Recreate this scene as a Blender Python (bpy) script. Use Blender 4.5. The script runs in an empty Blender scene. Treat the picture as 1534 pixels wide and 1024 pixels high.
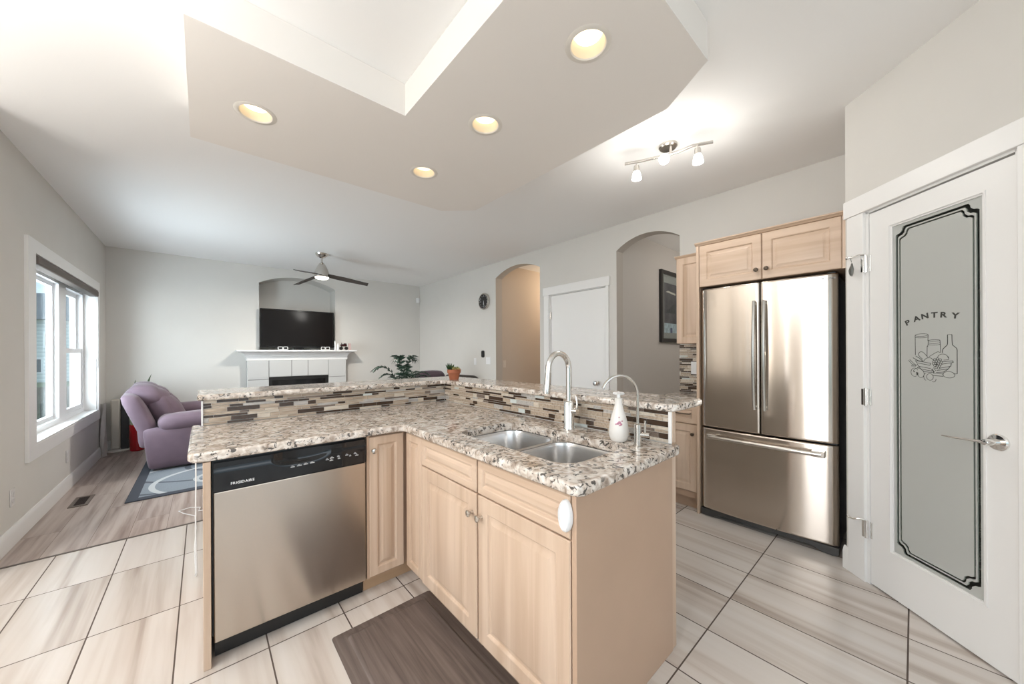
import bpy, bmesh, math, random
from mathutils import Vector, Matrix
PI = math.pi
rnd = random.Random(7)
scn = bpy.context.scene
COL = scn.collection

# ------------------------------------------------------------------ camera, world, light, exposure
CAM_H = 1.27
cam = bpy.data.cameras.new('camera'); cam.sensor_width = 36; cam.lens = 528.0 / 1534 * 36
cam.shift_y = 15.7 / 1534; cam.clip_start = 0.02; cam.clip_end = 300
cam_o = bpy.data.objects.new('camera', cam); COL.objects.link(cam_o)
cam_o.matrix_world = (Matrix.Translation((0, 0, CAM_H)) @ Matrix.Rotation(-0.7201, 4, 'Z')
                      @ Matrix.Rotation(PI / 2, 4, 'X') @ Matrix.Rotation(-0.0045, 4, 'Z'))
scn.camera = cam_o
world = bpy.data.worlds.new('sky'); scn.world = world; world.use_nodes = True
wb = world.node_tree.nodes['Background']
wb.inputs['Color'].default_value = (0.64, 0.80, 0.92, 1); wb.inputs['Strength'].default_value = 1.35
vs = scn.view_settings
vs.view_transform = 'Standard'; vs.look = 'None'; vs.exposure = 0.30; vs.gamma = 1.0; vs.use_curve_mapping = False
scn.cycles.max_bounces = 10; scn.cycles.diffuse_bounces = 6; scn.cycles.glossy_bounces = 5
scn.cycles.transmission_bounces = 8; scn.cycles.transparent_max_bounces = 12
scn.cycles.sample_clamp_indirect = 6.0

def area_light(name, loc, direction, sx, sy, watts, color):
    l = bpy.data.lights.new(name, 'AREA'); l.shape = 'RECTANGLE'; l.size = sx; l.size_y = sy
    l.energy = watts; l.color = color
    o = bpy.data.objects.new(name, l); COL.objects.link(o); o.location = loc
    o.rotation_euler = Vector(direction).to_track_quat('-Z', 'Z').to_euler()
    return o
# daylight: the sky light that falls in through the invented dining-nook windows (left of and behind the camera) and the living-room window
area_light('daylight_nook', (-3.42, 0.55, 1.9), (1, 0, -.45), 5.8, 1.8, 225, (0.94, 0.97, 1.0))
area_light('daylight_back', (-0.6, -3.22, 1.9), (0, 1, -.45), 4.2, 1.8, 30, (0.94, 0.97, 1.0))
area_light('daylight_living', (-1.95, 5.42, 3.0), (1, 0, -.80), 2.2, 1.3, 200, (0.88, 0.94, 1.0))
area_light('daylight_living_side', (-1.62, 4.55, 1.25), (1, .35, .45), 1.9, 1.5, 115, (0.88, 0.94, 1.0))
# unseen fill light added left of the camera, no lamp there
def point_light(name, loc, watts, color, r):
    l = bpy.data.lights.new(name, 'POINT'); l.energy = watts; l.color = color; l.shadow_soft_size = r
    o = bpy.data.objects.new(name, l); COL.objects.link(o); o.location = loc; return o
point_light('nook_fill', (-2.2, 1.75, 1.85), 36, (1.0, .97, .93), .05)
# upward fill spots added out of view to bounce light off the ceiling
def up_light(name, loc, watts, color, r, cone=150):
    l = bpy.data.lights.new(name, 'SPOT'); l.energy = watts; l.color = color; l.shadow_soft_size = r; l.spot_size = math.radians(cone); l.spot_blend = 1.0
    o = bpy.data.objects.new(name, l); COL.objects.link(o); o.location = loc; o.rotation_euler = (PI, 0, 0); return o
up_light('ceiling_fill', (-2.2, 2.4, 1.75), 150, (1.0, .975, .94), .2)
up_light('ceiling_fill', (-1.05, 1.2, 1.75), 115, (1.0, .975, .94), .2)
point_light('hall_lamp', (4.9, 3.85, 2.35), 14, (1.0, .80, .58), .10)
point_light('entry_fill', (4.9, 1.1, 2.35), 14, (1.0, .93, .85), .10)  # fill light added to brighten the entry beyond the right arch

# ------------------------------------------------------------------ mesh helpers
WM = {}                     # world matrices of the objects built so far
def wm(o): return WM.get(o.name, Matrix.Identity(4))

class MB:
    def __init__(self): self.bm = bmesh.new(); self.flat = self.bm.faces.layers.int.new('flat')
    def _mi(self, faces, mi):
        for f in faces: f.material_index = mi
    def box(self, x0, x1, y0, y1, z0, z1, mi=0, bev=0, f=None, seg=1):
        bm = self.bm
        n0 = len(bm.faces); bm.faces.ensure_lookup_table()
        c = [(x, y, z) for z in (z0, z1) for y in (y0, y1) for x in (x0, x1)]
        v = [bm.verts.new(p) for p in c]
        fs = [bm.faces.new([v[i] for i in q]) for q in ((0, 2, 3, 1), (4, 5, 7, 6), (0, 1, 5, 4), (2, 6, 7, 3), (0, 4, 6, 2), (1, 3, 7, 5))]
        vs_ = set(v)
        if bev:
            es = list({e for q in fs for e in q.edges})
            r = bmesh.ops.bevel(bm, geom=es, offset=bev, segments=seg, affect='EDGES', profile=0.5)
            vs_ = set(r['verts']) | {q for q in v if q.is_valid}
            fs = list({q for w in vs_ for q in w.link_faces})
        self._mi(fs, mi)
        if bev:
            for q in fs:
                q.normal_update()
                if max(abs(c) for c in q.normal) > .9995: q[self.flat] = 1
        if f:
            for w in vs_: w.co = Vector(f(*w.co))
        return self
    def loops(self, rings, mi=0, cap0=True, cap1=True, closed=True):
        bm = self.bm
        R = [[bm.verts.new(p) for p in r] for r in rings]
        n = len(R[0]); fs = []
        for a, b in zip(R, R[1:]):
            for i in range(n if closed else n - 1):
                j = (i + 1) % n
                fs.append(bm.faces.new((a[i], a[j], b[j], b[i])))
        if cap0: fs.append(bm.faces.new(R[0][::-1]))
        if cap1: fs.append(bm.faces.new(R[-1]))
        self._mi(fs, mi); return self
    def cyl(self, p0, p1, r0, r1=None, seg=20, mi=0, cap=True):
        r1 = r0 if r1 is None else r1
        p0 = Vector(p0); p1 = Vector(p1); d = (p1 - p0).normalized()
        a = d.orthogonal().normalized(); b = d.cross(a)
        ring = lambda p, r: [p + (a * math.cos(2 * PI * i / seg) + b * math.sin(2 * PI * i / seg)) * r for i in range(seg)]
        return self.loops([ring(p0, r0), ring(p1, r1)], mi, cap, cap)
    def lathe(self, prof, c=(0, 0, 0), seg=28, mi=0, axis=(0, 0, 1), cap0=True, cap1=True, sx=1.0):
        d = Vector(axis).normalized(); a = Vector((1, 0, 0)) if abs(d.z) > .9 else d.orthogonal().normalized(); b = d.cross(a); c = Vector(c)
        rings = [[c + d * z + (a * math.cos(2 * PI * i / seg) * sx + b * math.sin(2 * PI * i / seg)) * max(r, 1e-4) for i in range(seg)] for r, z in prof]
        return self.loops(rings, mi, cap0, cap1)
    def tube(self, pts, r, seg=10, mi=0, cap=True, flat=1.0, up=(0, 0, 1)):
        P = [Vector(p) for p in pts]; n = len(P); rings = []
        T = [(P[min(i + 1, n - 1)] - P[max(i - 1, 0)]).normalized() for i in range(n)]
        a = Vector(up).cross(T[0])
        if a.length < 1e-3: a = T[0].orthogonal()
        a.normalize()
        for i in range(n):
            a = (a - T[i] * a.dot(T[i]))
            if a.length < 1e-5: a = T[i].orthogonal()
            a.normalize(); b = T[i].cross(a)
            ri = r[i] if isinstance(r, (list, tuple)) else r
            rings.append([P[i] + (a * math.cos(2 * PI * k / seg) + b * math.sin(2 * PI * k / seg) * flat) * ri for k in range(seg)])
        return self.loops(rings, mi, cap, cap)
    def plate(self, outer, holes, w0, w1, f=None, mi=0, mi_side=None, mi_back=None):
        """a flat plate with holes; 2-D loops, thickness w0..w1 (w1 = front); f maps (u, v, w) to the world"""
        bm = self.bm; f = f or (lambda u, v, w: (u, v, w))
        ms = mi if mi_side is None else mi_side; mb = mi if mi_back is None else mi_back
        front = []; back = []; sides = []
        for lp in [outer] + holes:
            A = [bm.verts.new(f(u, v, w1)) for u, v in lp]; B = [bm.verts.new(f(u, v, w0)) for u, v in lp]
            n = len(lp)
            for i in range(n):
                j = (i + 1) % n
                sides.append(bm.faces.new((A[i], A[j], B[j], B[i])))
                front.append(bm.edges.get((A[i], A[j]))); back.append(bm.edges.get((B[i], B[j])))
        for es, m in ((front, mi), (back, mb)):
            r = bmesh.ops.triangle_fill(bm, use_beauty=True, use_dissolve=False, edges=es)
            self._mi([g for g in r['geom'] if isinstance(g, bmesh.types.BMFace)], m)
        self._mi(sides, ms); return self
    def rbox(self, c, h, r, n=8, puff=(0, 0, 0), f=None, mi=0):
        """a rounded, optionally puffed cushion block: centre c, half sizes h, corner radius r"""
        bm = self.bm; c = Vector(c); h = Vector(h); new = {}
        def vert(p):
            k = tuple(round(x, 5) for x in p)
            if k in new: return new[k]
            p = Vector(p); q = Vector([p[i] * h[i] for i in range(3)])
            inn = Vector([max(-h[i] + r, min(h[i] - r, q[i])) for i in range(3)])
            d = q - inn
            if d.length > 1e-9: q = inn + d.normalized() * r
            for i in range(3):
                j, k2 = (i + 1) % 3, (i + 2) % 3
                q[i] += puff[i] * p[i] * (1 - p[j] ** 2) * (1 - p[k2] ** 2)
            q = q + c
            new[k] = bm.verts.new(f(q) if f else q); return new[k]
        fs = []
        g = [-1 + 2 * i / n for i in range(n + 1)]
        # denser towards the rims so the rounding reads
        g = [math.sin(t * PI / 2) for t in g]
        for ax in range(3):
            for s in (-1, 1):
                for i in range(n):
                    for j in range(n):
                        q = []
                        for a, b in ((g[i], g[j]), (g[i + 1], g[j]), (g[i + 1], g[j + 1]), (g[i], g[j + 1])):
                            p = [0, 0, 0]; p[ax] = s; p[(ax + 1) % 3] = a; p[(ax + 2) % 3] = b
                            q.append(vert(p))
                        if len(set(q)) < 3: continue
                        try: fs.append(bm.faces.new(q if s > 0 else q[::-1]))
                        except ValueError: pass
        self._mi(fs, mi); return self
    def build(self, name, mats, parent=None, smooth=35, base=None):
        bm = self.bm
        bmesh.ops.remove_doubles(bm, verts=bm.verts, dist=1e-6)
        bmesh.ops.recalc_face_normals(bm, faces=bm.faces)
        o = bpy.data.objects.new(name, bpy.data.meshes.new(name))
        if parent is None:
            if base is None:
                xs = [v.co for v in bm.verts]
                base = ((min(p.x for p in xs) + max(p.x for p in xs)) / 2, (min(p.y for p in xs) + max(p.y for p in xs)) / 2, min(p.z for p in xs))
            o.location = base; M = Matrix.Translation(base)
        else:
            o.parent = parent; M = wm(parent)
        bmesh.ops.transform(bm, matrix=M.inverted(), verts=bm.verts)
        bm.to_mesh(o.data); bm.free()
        for m in (mats if isinstance(mats, (list, tuple)) else [mats]): o.data.materials.append(m)
        if smooth:
            at = o.data.attributes.get('flat')
            fl_ = [d.value for d in at.data] if at else []
            for p in o.data.polygons: p.use_smooth = True
            o.data.set_sharp_from_angle(angle=math.radians(smooth))
            for p, d in zip(o.data.polygons, fl_):
                if d: p.use_smooth = False
        if o.data.attributes.get('flat'): o.data.attributes.remove(o.data.attributes['flat'])
        COL.objects.link(o); WM[o.name] = M
        return o

def tag(o, label, cat, group=None, kind=None):
    o['label'] = label; o['category'] = cat
    if group: o['group'] = group
    if kind: o['kind'] = kind
    return o
def thing(name, loc, label, cat, group=None):
    o = bpy.data.objects.new(name, None); COL.objects.link(o); o.location = loc; o.empty_display_size = .05
    WM[o.name] = Matrix.Translation(loc)
    return tag(o, label, cat, group)
def struct(o, label=None, cat=None):
    o['kind'] = 'structure'
    if label: o['label'] = label
    if cat: o['category'] = cat
    return o
def struct_root(name, loc, label, cat):
    o = bpy.data.objects.new(name, None); COL.objects.link(o); o.location = loc; o.empty_display_size = .05
    WM[o.name] = Matrix.Translation(loc); return struct(o, label, cat)
def copy_tree(o, loc, label):
    M = Matrix.Translation(loc)
    def rec(s, par):
        c = s.copy(); COL.objects.link(c)
        if par: c.parent = par
        WM[c.name] = M
        for ch in list(s.children): rec(ch, c)
        return c
    r = rec(o, None); r.location = loc; r['label'] = label
    return r
def circle(cx, cy, r, n=32): return [(cx + r * math.cos(2 * PI * i / n), cy + r * math.sin(2 * PI * i / n)) for i in range(n)]
def rrect(x0, x1, y0, y1, r, n=5):
    out = []
    for cx, cy, a0 in ((x1 - r, y1 - r, 0), (x0 + r, y1 - r, 90), (x0 + r, y0 + r, 180), (x1 - r, y0 + r, 270)):
        for i in range(n + 1):
            a = math.radians(a0 + 90 * i / n); out.append((cx + r * math.cos(a), cy + r * math.sin(a)))
    return out
def arch(u0, u1, zs, zt, n=20):
    """points of a segmental arch from (u0, zs) over (mid, zt) to (u1, zs)"""
    w = (u1 - u0) / 2; s = zt - zs; R = (w * w + s * s) / (2 * s); c = (u0 + u1) / 2; a = math.asin(min(1, abs(w) / R))
    sg = 1 if u1 > u0 else -1
    return [(c + sg * R * math.sin(-a + 2 * a * i / n), zt - R + R * math.cos(-a + 2 * a * i / n)) for i in range(n + 1)]

# ------------------------------------------------------------------ materials
def newmat(name):
    m = bpy.data.materials.new(name); m.use_nodes = True
    return m, m.node_tree.nodes, m.node_tree.links, m.node_tree.nodes['Principled BSDF']
def simple(name, col, rough=.5, metal=0.0, spec=.5, noise=0.0, nscale=20, bump=0.0, emit=None, es=0, sheen=0, coat=0, trans=0):
    m, N, L, b = newmat(name)
    b.inputs['Base Color'].default_value = (*col, 1); b.inputs['Roughness'].default_value = rough
    b.inputs['Metallic'].default_value = metal; b.inputs['Specular IOR Level'].default_value = spec
    if sheen: b.inputs['Sheen Weight'].default_value = sheen; b.inputs['Sheen Roughness'].default_value = .4
    if coat: b.inputs['Coat Weight'].default_value = coat; b.inputs['Coat Roughness'].default_value = .05
    if trans: b.inputs['Transmission Weight'].default_value = trans
    if emit: b.inputs['Emission Color'].default_value = (*emit, 1); b.inputs['Emission Strength'].default_value = es
    if noise or bump:
        tc = N.new('ShaderNodeTexCoord'); n = N.new('ShaderNodeTexNoise'); n.inputs['Scale'].default_value = nscale; n.inputs['Detail'].default_value = 4
        L.new(tc.outputs['Object'], n.inputs['Vector'])
        if noise:
            r = N.new('ShaderNodeValToRGB'); r.color_ramp.elements[0].position = .3; r.color_ramp.elements[1].position = .7
            r.color_ramp.elements[0].color = (*[c * (1 - noise) for c in col], 1); r.color_ramp.elements[1].color = (*[min(1, c * (1 + noise)) for c in col], 1)
            L.new(n.outputs['Fac'], r.inputs['Fac']); L.new(r.outputs['Color'], b.inputs['Base Color'])
        if bump:
            bp = N.new('ShaderNodeBump'); bp.inputs['Strength'].default_value = bump; bp.inputs['Distance'].default_value = .003
            L.new(n.outputs['Fac'], bp.inputs['Height']); L.new(bp.outputs['Normal'], b.inputs['Normal'])
    return m
def wood(name, c0, c1, axis='Z', scale=1.0, rough=.42, contrast=(.35, .7)):
    m, N, L, b = newmat(name)
    tc = N.new('ShaderNodeTexCoord'); mp = N.new('ShaderNodeMapping'); n = N.new('ShaderNodeTexNoise')
    s = {'X': (1.2, 30, 30), 'Y': (30, 1.2, 30), 'Z': (30, 30, 1.2)}[axis]
    mp.inputs['Scale'].default_value = [x * scale for x in s]
    n.inputs['Scale'].default_value = 1.0; n.inputs['Detail'].default_value = 5; n.inputs['Distortion'].default_value = .6
    r = N.new('ShaderNodeValToRGB'); e = r.color_ramp.elements
    e[0].position, e[1].position = contrast; e[0].color = (*c0, 1); e[1].color = (*c1, 1)
    L.new(tc.outputs['Object'], mp.inputs['Vector']); L.new(mp.outputs['Vector'], n.inputs['Vector'])
    L.new(n.outputs['Fac'], r.inputs['Fac']); L.new(r.outputs['Color'], b.inputs['Base Color'])
    b.inputs['Roughness'].default_value = rough
    return m
def steel(name, col=(.62, .58, .54), rough=.28, aniso=.7, rot=0.0):
    m, N, L, b = newmat(name)
    b.inputs['Base Color'].default_value = (*col, 1); b.inputs['Metallic'].default_value = 1
    b.inputs['Roughness'].default_value = rough
    b.inputs['Anisotropic'].default_value = aniso; b.inputs['Anisotropic Rotation'].default_value = rot
    tg = N.new('ShaderNodeTangent'); tg.direction_type = 'RADIAL'; tg.axis = 'Z'
    L.new(tg.outputs['Tangent'], b.inputs['Tangent'])
    tc = N.new('ShaderNodeTexCoord'); mp = N.new('ShaderNodeMapping'); mp.inputs['Scale'].default_value = (300, 300, 3)
    n = N.new('ShaderNodeTexNoise'); n.inputs['Scale'].default_value = 1; n.inputs['Detail'].default_value = 2
    mr = N.new('ShaderNodeMapRange'); mr.inputs['To Min'].default_value = rough * .85; mr.inputs['To Max'].default_value = rough * 1.15
    L.new(tc.outputs['Object'], mp.inputs['Vector']); L.new(mp.outputs['Vector'], n.inputs['Vector'])
    L.new(n.outputs['Fac'], mr.inputs['Value']); L.new(mr.outputs['Result'], b.inputs['Roughness'])
    return m
def math_node(N, L, op, a, bb=None):
    n = N.new('ShaderNodeMath'); n.operation = op
    for i, v in enumerate((a, bb)):
        if v is None: continue
        if isinstance(v, (int, float)): n.inputs[i].default_value = v
        else: L.new(v, n.inputs[i])
    return n.outputs[0]
def clear_glass(name, tint=(1, 1, 1), refl=1.0):
    m, N, L, b = newmat(name); N.remove(b)
    t = N.new('ShaderNodeBsdfTransparent'); t.inputs['Color'].default_value = (*tint, 1)
    g = N.new('ShaderNodeBsdfGlossy'); g.inputs['Roughness'].default_value = .02
    lw = N.new('ShaderNodeLayerWeight'); lw.inputs['Blend'].default_value = .5
    fr = math_node(N, L, 'ADD', math_node(N, L, 'MULTIPLY', math_node(N, L, 'POWER', lw.outputs['Facing'], 5.0), .45), .02)
    mx = N.new('ShaderNodeMixShader')
    L.new(fr, mx.inputs['Fac']); L.new(t.outputs['BSDF'], mx.inputs[1]); L.new(g.outputs['BSDF'], mx.inputs[2])
    L.new(mx.outputs['Shader'], N['Material Output'].inputs['Surface'])
    return m
def granite(name):
    m, N, L, b = newmat(name)
    tc = N.new('ShaderNodeTexCoord')
    def noise(s, d=4, dist=0.0):
        n = N.new('ShaderNodeTexNoise'); n.inputs['Scale'].default_value = s; n.inputs['Detail'].default_value = d; n.inputs['Distortion'].default_value = dist
        L.new(tc.outputs['Object'], n.inputs['Vector']); return n
    def ramp(src, pts):
        r = N.new('ShaderNodeValToRGB'); e = r.color_ramp.elements
        while len(e) < len(pts): e.new(.5)
        for q, (p, c) in zip(e, pts): q.position = p; q.color = (*c, 1) if len(c) == 3 else c
        L.new(src, r.inputs['Fac']); return r
    base = ramp(noise(26, 5, .8).outputs['Fac'], [(.30, (.27, .205, .16)), (.43, (.48, .40, .335)), (.55, (.66, .59, .525)), (.70, (.78, .74, .69))])
    dk = ramp(noise(48, 4, 1.2).outputs['Fac'], [(.40, (1, 1, 1)), (.46, (0, 0, 0))])
    dk2 = ramp(noise(13, 3, .4).outputs['Fac'], [(.36, (0, 0, 0)), (.50, (1, 1, 1))])
    mul = N.new('ShaderNodeMath'); mul.operation = 'MULTIPLY'
    L.new(dk.outputs['Color'], mul.inputs[0]); L.new(dk2.outputs['Color'], mul.inputs[1])
    mx = N.new('ShaderNodeMix'); mx.data_type = 'RGBA'
    L.new(mul.outputs['Value'], mx.inputs['Factor']); L.new(base.outputs['Color'], mx.inputs[6]); mx.inputs[7].default_value = (.085, .074, .065, 1)
    L.new(mx.outputs[2], b.inputs['Base Color'])
    b.inputs['Roughness'].default_value = .13; b.inputs['Specular IOR Level'].default_value = .5
    return m
def plank_mat(name, px, py, ox, oy, shift, grout, gcol, ramp_pts, streak, rough, tone=.12):
    """rectangles px by py in world X/Y (joints at ox, oy), optionally shifted per column, streaks along Y"""
    m, N, L, b = newmat(name)
    tc = N.new('ShaderNodeTexCoord'); sp = N.new('ShaderNodeSeparateXYZ'); L.new(tc.outputs['Object'], sp.inputs[0])
    M = lambda op, a, c=None: math_node(N, L, op, a, c)
    ux = M('DIVIDE', M('SUBTRACT', sp.outputs[0], ox), px); ix = M('FLOOR', ux); fx = M('FRACT', ux)
    sh = M('FRACT', M('MULTIPLY', ix, shift)) if shift else 0.0
    uy = M('ADD', M('DIVIDE', M('SUBTRACT', sp.outputs[1], oy), py), sh); iy = M('FLOOR', uy); fy = M('FRACT', uy)
    dx = M('MULTIPLY', M('MINIMUM', fx, M('SUBTRACT', 1.0, fx)), px); dy = M('MULTIPLY', M('MINIMUM', fy, M('SUBTRACT', 1.0, fy)), py)
    g = M('LESS_THAN', M('MINIMUM', dx, dy), grout)
    cid = N.new('ShaderNodeCombineXYZ'); L.new(ix, cid.inputs[0]); L.new(iy, cid.inputs[1])
    wn = N.new('ShaderNodeTexWhiteNoise'); wn.noise_dimensions = '2D'; L.new(cid.outputs[0], wn.inputs['Vector'])
    vec = N.new('ShaderNodeCombineXYZ')
    L.new(M('ADD', M('MULTIPLY', sp.outputs[0], streak[0]), M('MULTIPLY', wn.outputs['Value'], 37.0)), vec.inputs[0])
    L.new(M('MULTIPLY', sp.outputs[1], streak[1]), vec.inputs[1]); L.new(M('MULTIPLY', wn.outputs['Value'], 11.0), vec.inputs[2])
    n = N.new('ShaderNodeTexNoise'); n.inputs['Scale'].default_value = 1; n.inputs['Detail'].default_value = 4; n.inputs['Distortion'].default_value = .35
    L.new(vec.outputs[0], n.inputs['Vector'])
    r = N.new('ShaderNodeValToRGB'); e = r.color_ramp.elements
    while len(e) < len(ramp_pts): e.new(.5)
    for q, (p, c) in zip(e, ramp_pts): q.position = p; q.color = (*c, 1)
    L.new(n.outputs['Fac'], r.inputs['Fac'])
    hv = N.new('ShaderNodeHueSaturation'); L.new(r.outputs['Color'], hv.inputs['Color'])
    L.new(M('ADD', 1.0 - tone / 2, M('MULTIPLY', wn.outputs['Value'], tone)), hv.inputs['Value'])
    mx = N.new('ShaderNodeMix'); mx.data_type = 'RGBA'
    L.new(g, mx.inputs['Factor']); L.new(hv.outputs['Color'], mx.inputs[6]); mx.inputs[7].default_value = (*gcol, 1)
    L.new(mx.outputs[2], b.inputs['Base Color'])
    mr = N.new('ShaderNodeMix'); mr.data_type = 'FLOAT'; L.new(g, mr.inputs['Factor']); mr.inputs[2].default_value = rough; mr.inputs[3].default_value = .9
    L.new(mr.outputs[0], b.inputs['Roughness'])
    bp = N.new('ShaderNodeBump'); bp.inputs['Strength'].default_value = .4; bp.inputs['Distance'].default_value = .002; bp.invert = True
    L.new(g, bp.inputs['Height']); L.new(bp.outputs['Normal'], b.inputs['Normal'])
    return m

PAINT = simple('wall_paint', (.64, .62, .585), .85, spec=.2, noise=.012, nscale=3)
PAINT_WARM = simple('hall_paint', (.56, .49, .42), .85, spec=.2)
CEIL = simple('ceiling_paint', (.86, .855, .845), .9, spec=.1)
TRIM = simple('trim_white', (.80, .79, .775), .38)
VINYL = simple('window_vinyl', (.82, .83, .84), .35)
MAPLE = wood('maple', (.51, .365, .26), (.645, .495, .38), 'Z', .55, .36)
MAPLE_X = wood('maple_across', (.51, .365, .26), (.645, .495, .38), 'Y', .55, .36)
MAPLE_SIDE = simple('maple_laminate', (.46, .315, .222), .4, noise=.03, nscale=4)
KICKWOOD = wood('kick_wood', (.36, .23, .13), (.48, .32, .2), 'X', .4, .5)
GRANITE = granite('granite')
STEEL = steel('brushed_steel', (.55, .485, .425), .15, .95, .25)
STEEL_DW = steel('brushed_steel_warm', (.52, .45, .385), .22, .7, .25)
SINK = simple('sink_steel', (.62, .61, .60), .26, 1.0)
CHROME = simple('chrome', (.80, .79, .77), .07, 1.0)
NICKEL = simple('satin_nickel', (.60, .57, .53), .22, 1.0)
BRONZE = simple('dark_bronze', (.10, .075, .055), .35, .8)
BLACK = simple('black_plastic', (.012, .012, .012), .3)
BLACKG = simple('black_gloss', (.006, .006, .007), .06)
DARK = simple('dark_gap', (.02, .018, .016), .8)
WHITEPL = simple('white_plastic', (.80, .80, .80), .35)
GREYTXT = simple('grey_print', (.45, .45, .45), .5)
WHITETXT = simple('white_print', (.85, .85, .85), .5)

# ------------------------------------------------------------------ shell
ZC = 2.70; XL = -.963; XR = 3.52; YF = 7.03
TILE = plank_mat('floor_tile', .304, .607, -.0925, .02, 0, .0028, (.085, .062, .05),
                 [(.28, (.38, .315, .27)), (.40, (.52, .455, .405)), (.52, (.61, .56, .515)), (.75, (.655, .615, .58))], (10.0, .55), .20, .06)
PLANK = plank_mat('laminate', .19, 1.25, XL, .3, .37, .0009, (.17, .13, .11),
                  [(.25, (.18, .125, .10)), (.45, (.33, .26, .225)), (.6, (.43, .36, .32)), (.8, (.50, .44, .40))], (22.0, 1.3), .34, .22)
ORI = (0, 0, 0)
fl = MB(); fl.box(-3.3, 6.2, -3.2, 3.58, -.05, 0, 0)
struct(fl.build('floor', TILE, base=ORI), 'pale streaked ceramic tile floor of the kitchen', 'floor')
fl = MB(); fl.box(-1.2, 6.2, 3.58, 7.6, -.05, 0, 0)
struct(fl.build('floor', PLANK, base=ORI), 'grey-brown wood plank floor of the living room', 'floor')
st = MB(); st.box(XL, XR, 3.571, 3.587, 0, .004, 0); struct(st.build('trim_4', simple('edge_strip', (.10, .08, .07), .5), base=ORI), 'thin dark strip where tile meets wood floor', 'trim')
ce = MB(); ce.box(-3.4, 6.2, -3.3, 7.6, ZC, ZC + .1); struct(ce.build('ceiling', CEIL, base=ORI), 'smooth white ceiling', 'ceiling')

# left wall with the living-room window
WY0, WY1, WZ0, WZ1 = 4.365, 6.46, .59, 2.035
fL = lambda u, v, w: (XL + w, u, v)
w_ = MB(); w_.plate([(3.40, 0), (7.6, 0), (7.6, ZC), (3.40, ZC)], [[(WY0, WZ0), (WY1, WZ0), (WY1, WZ1), (WY0, WZ1)]], -.2, 0, fL)
struct(w_.build('wall_left', PAINT, base=ORI), 'grey painted wall around the living-room window', 'wall')
# dining nook, left of and behind the camera
NOOKW = [(-2.3, -.55), (-.30, .62), (1.16, 1.25), (1.90, 2.02), (2.62, 2.74), (2.98, 3.06), (3.20, 3.26)]  # invented window slits, shaped to reflect as streaks in the refrigerator
w_ = MB(); w_.box(-3.2, XL - .2, 3.40, 3.55, 0, ZC)
w_.plate([(-3.2, 0), (3.55, 0), (3.55, ZC), (-3.2, ZC)], [[(a_, .05), (b_, .05), (b_, 2.4), (a_, 2.4)] for a_, b_ in NOOKW], -.1, 0, lambda u, v, w: (-3.2 + w, u, v))
w_.plate([(-3.3, 0), (3.65, 0), (3.65, ZC), (-3.3, ZC)], [[(-2.7, .05), (1.5, .05), (1.5, 2.4), (-2.7, 2.4)]], -.1, 0, lambda u, v, w: (u, -3.0 + w, v))
w_.box(2.05, 2.15, -3.0, -.55, 0, ZC)
struct(w_.build('wall_nook', PAINT, base=ORI), 'painted walls of the dining nook behind the camera', 'wall')
fr = MB()
for a_, b_ in NOOKW:
    for y in (a_, b_ - .03): fr.box(-3.26, -3.18, y, y + .03, .05, 2.4)
for x in (-2.7, -1.35, .05, 1.43): fr.box(x, x + .07, -3.06, -2.98, .05, 2.4)
struct(fr.build('window_2', VINYL, base=ORI), 'white frames of the invented dining-nook windows', 'window')

# right wall with two arches and a door opening
A1 = (3.42, 4.40, 2.455, 2.575); A2 = (1.51, 2.215, 2.41, 2.525); D0, D1, DZ = 2.35, 3.24, 2.035
fR = lambda u, v, w: (XR - w, u, v)
out = [(7.6, 0), (A1[1], 0), *arch(A1[1], A1[0], A1[2], A1[3]), (A1[0], 0), (D1, 0), (D1, DZ), (D0, DZ), (D0, 0), (A2[1], 0),
       *arch(A2[1], A2[0], A2[2], A2[3]), (A2[0], 0), (-3.1, 0), (-3.1, ZC), (7.6, ZC)]
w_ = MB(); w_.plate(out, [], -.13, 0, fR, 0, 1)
struct(w_.build('wall_right', [PAINT, simple('reveal_shade', (.50, .465, .425), .85, spec=.2)], base=ORI), 'light grey wall with two arches and a white door', 'wall')  # arch reveals darker than the wall: shade put into their colour
# far wall with the TV niche
NI = (.692, 1.838, 2.43, 2.575)
w_ = MB(); w_.plate([(XL, 0), (XR, 0), (XR, ZC), (XL, ZC)], [[(NI[0], 1.30), (NI[1], 1.30), *arch(NI[1], NI[0], NI[2], NI[3])]], -.36, 0, lambda u, v, w: (u, YF - w, v))
w_.box(NI[0] - .05, NI[1] + .05, YF + .36, YF + .40, 1.25, 2.65)
struct(w_.build('wall_far', PAINT, base=ORI), 'grey far wall with an arched niche over the fireplace', 'wall')
# rooms seen through the arches
w_ = MB(); w_.box(XR + .13, 5.9, A1[1] + .012, A1[1] + .1, 0, ZC); w_.box(5.8, 5.9, 3.3, 4.5, 0, ZC); w_.box(XR + .13, 5.9, 3.27, 3.37, 0, ZC)
struct(w_.build('wall_hall', PAINT_WARM, base=ORI), 'beige hallway wall seen through the left arch', 'wall')
w_ = MB(); w_.box(XR + .13, 6.1, A2[1] + .012, A2[1] + .1, 0, ZC); w_.box(6.0, 6.1, -.3, 2.3, 0, ZC); w_.box(XR + .13, 6.1, -.4, -.3, 0, ZC)
struct(w_.build('wall_entry', simple('entry_paint', (.56, .535, .505), .85, spec=.2), base=ORI), 'grey entry wall seen through the right arch', 'wall')
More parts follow.
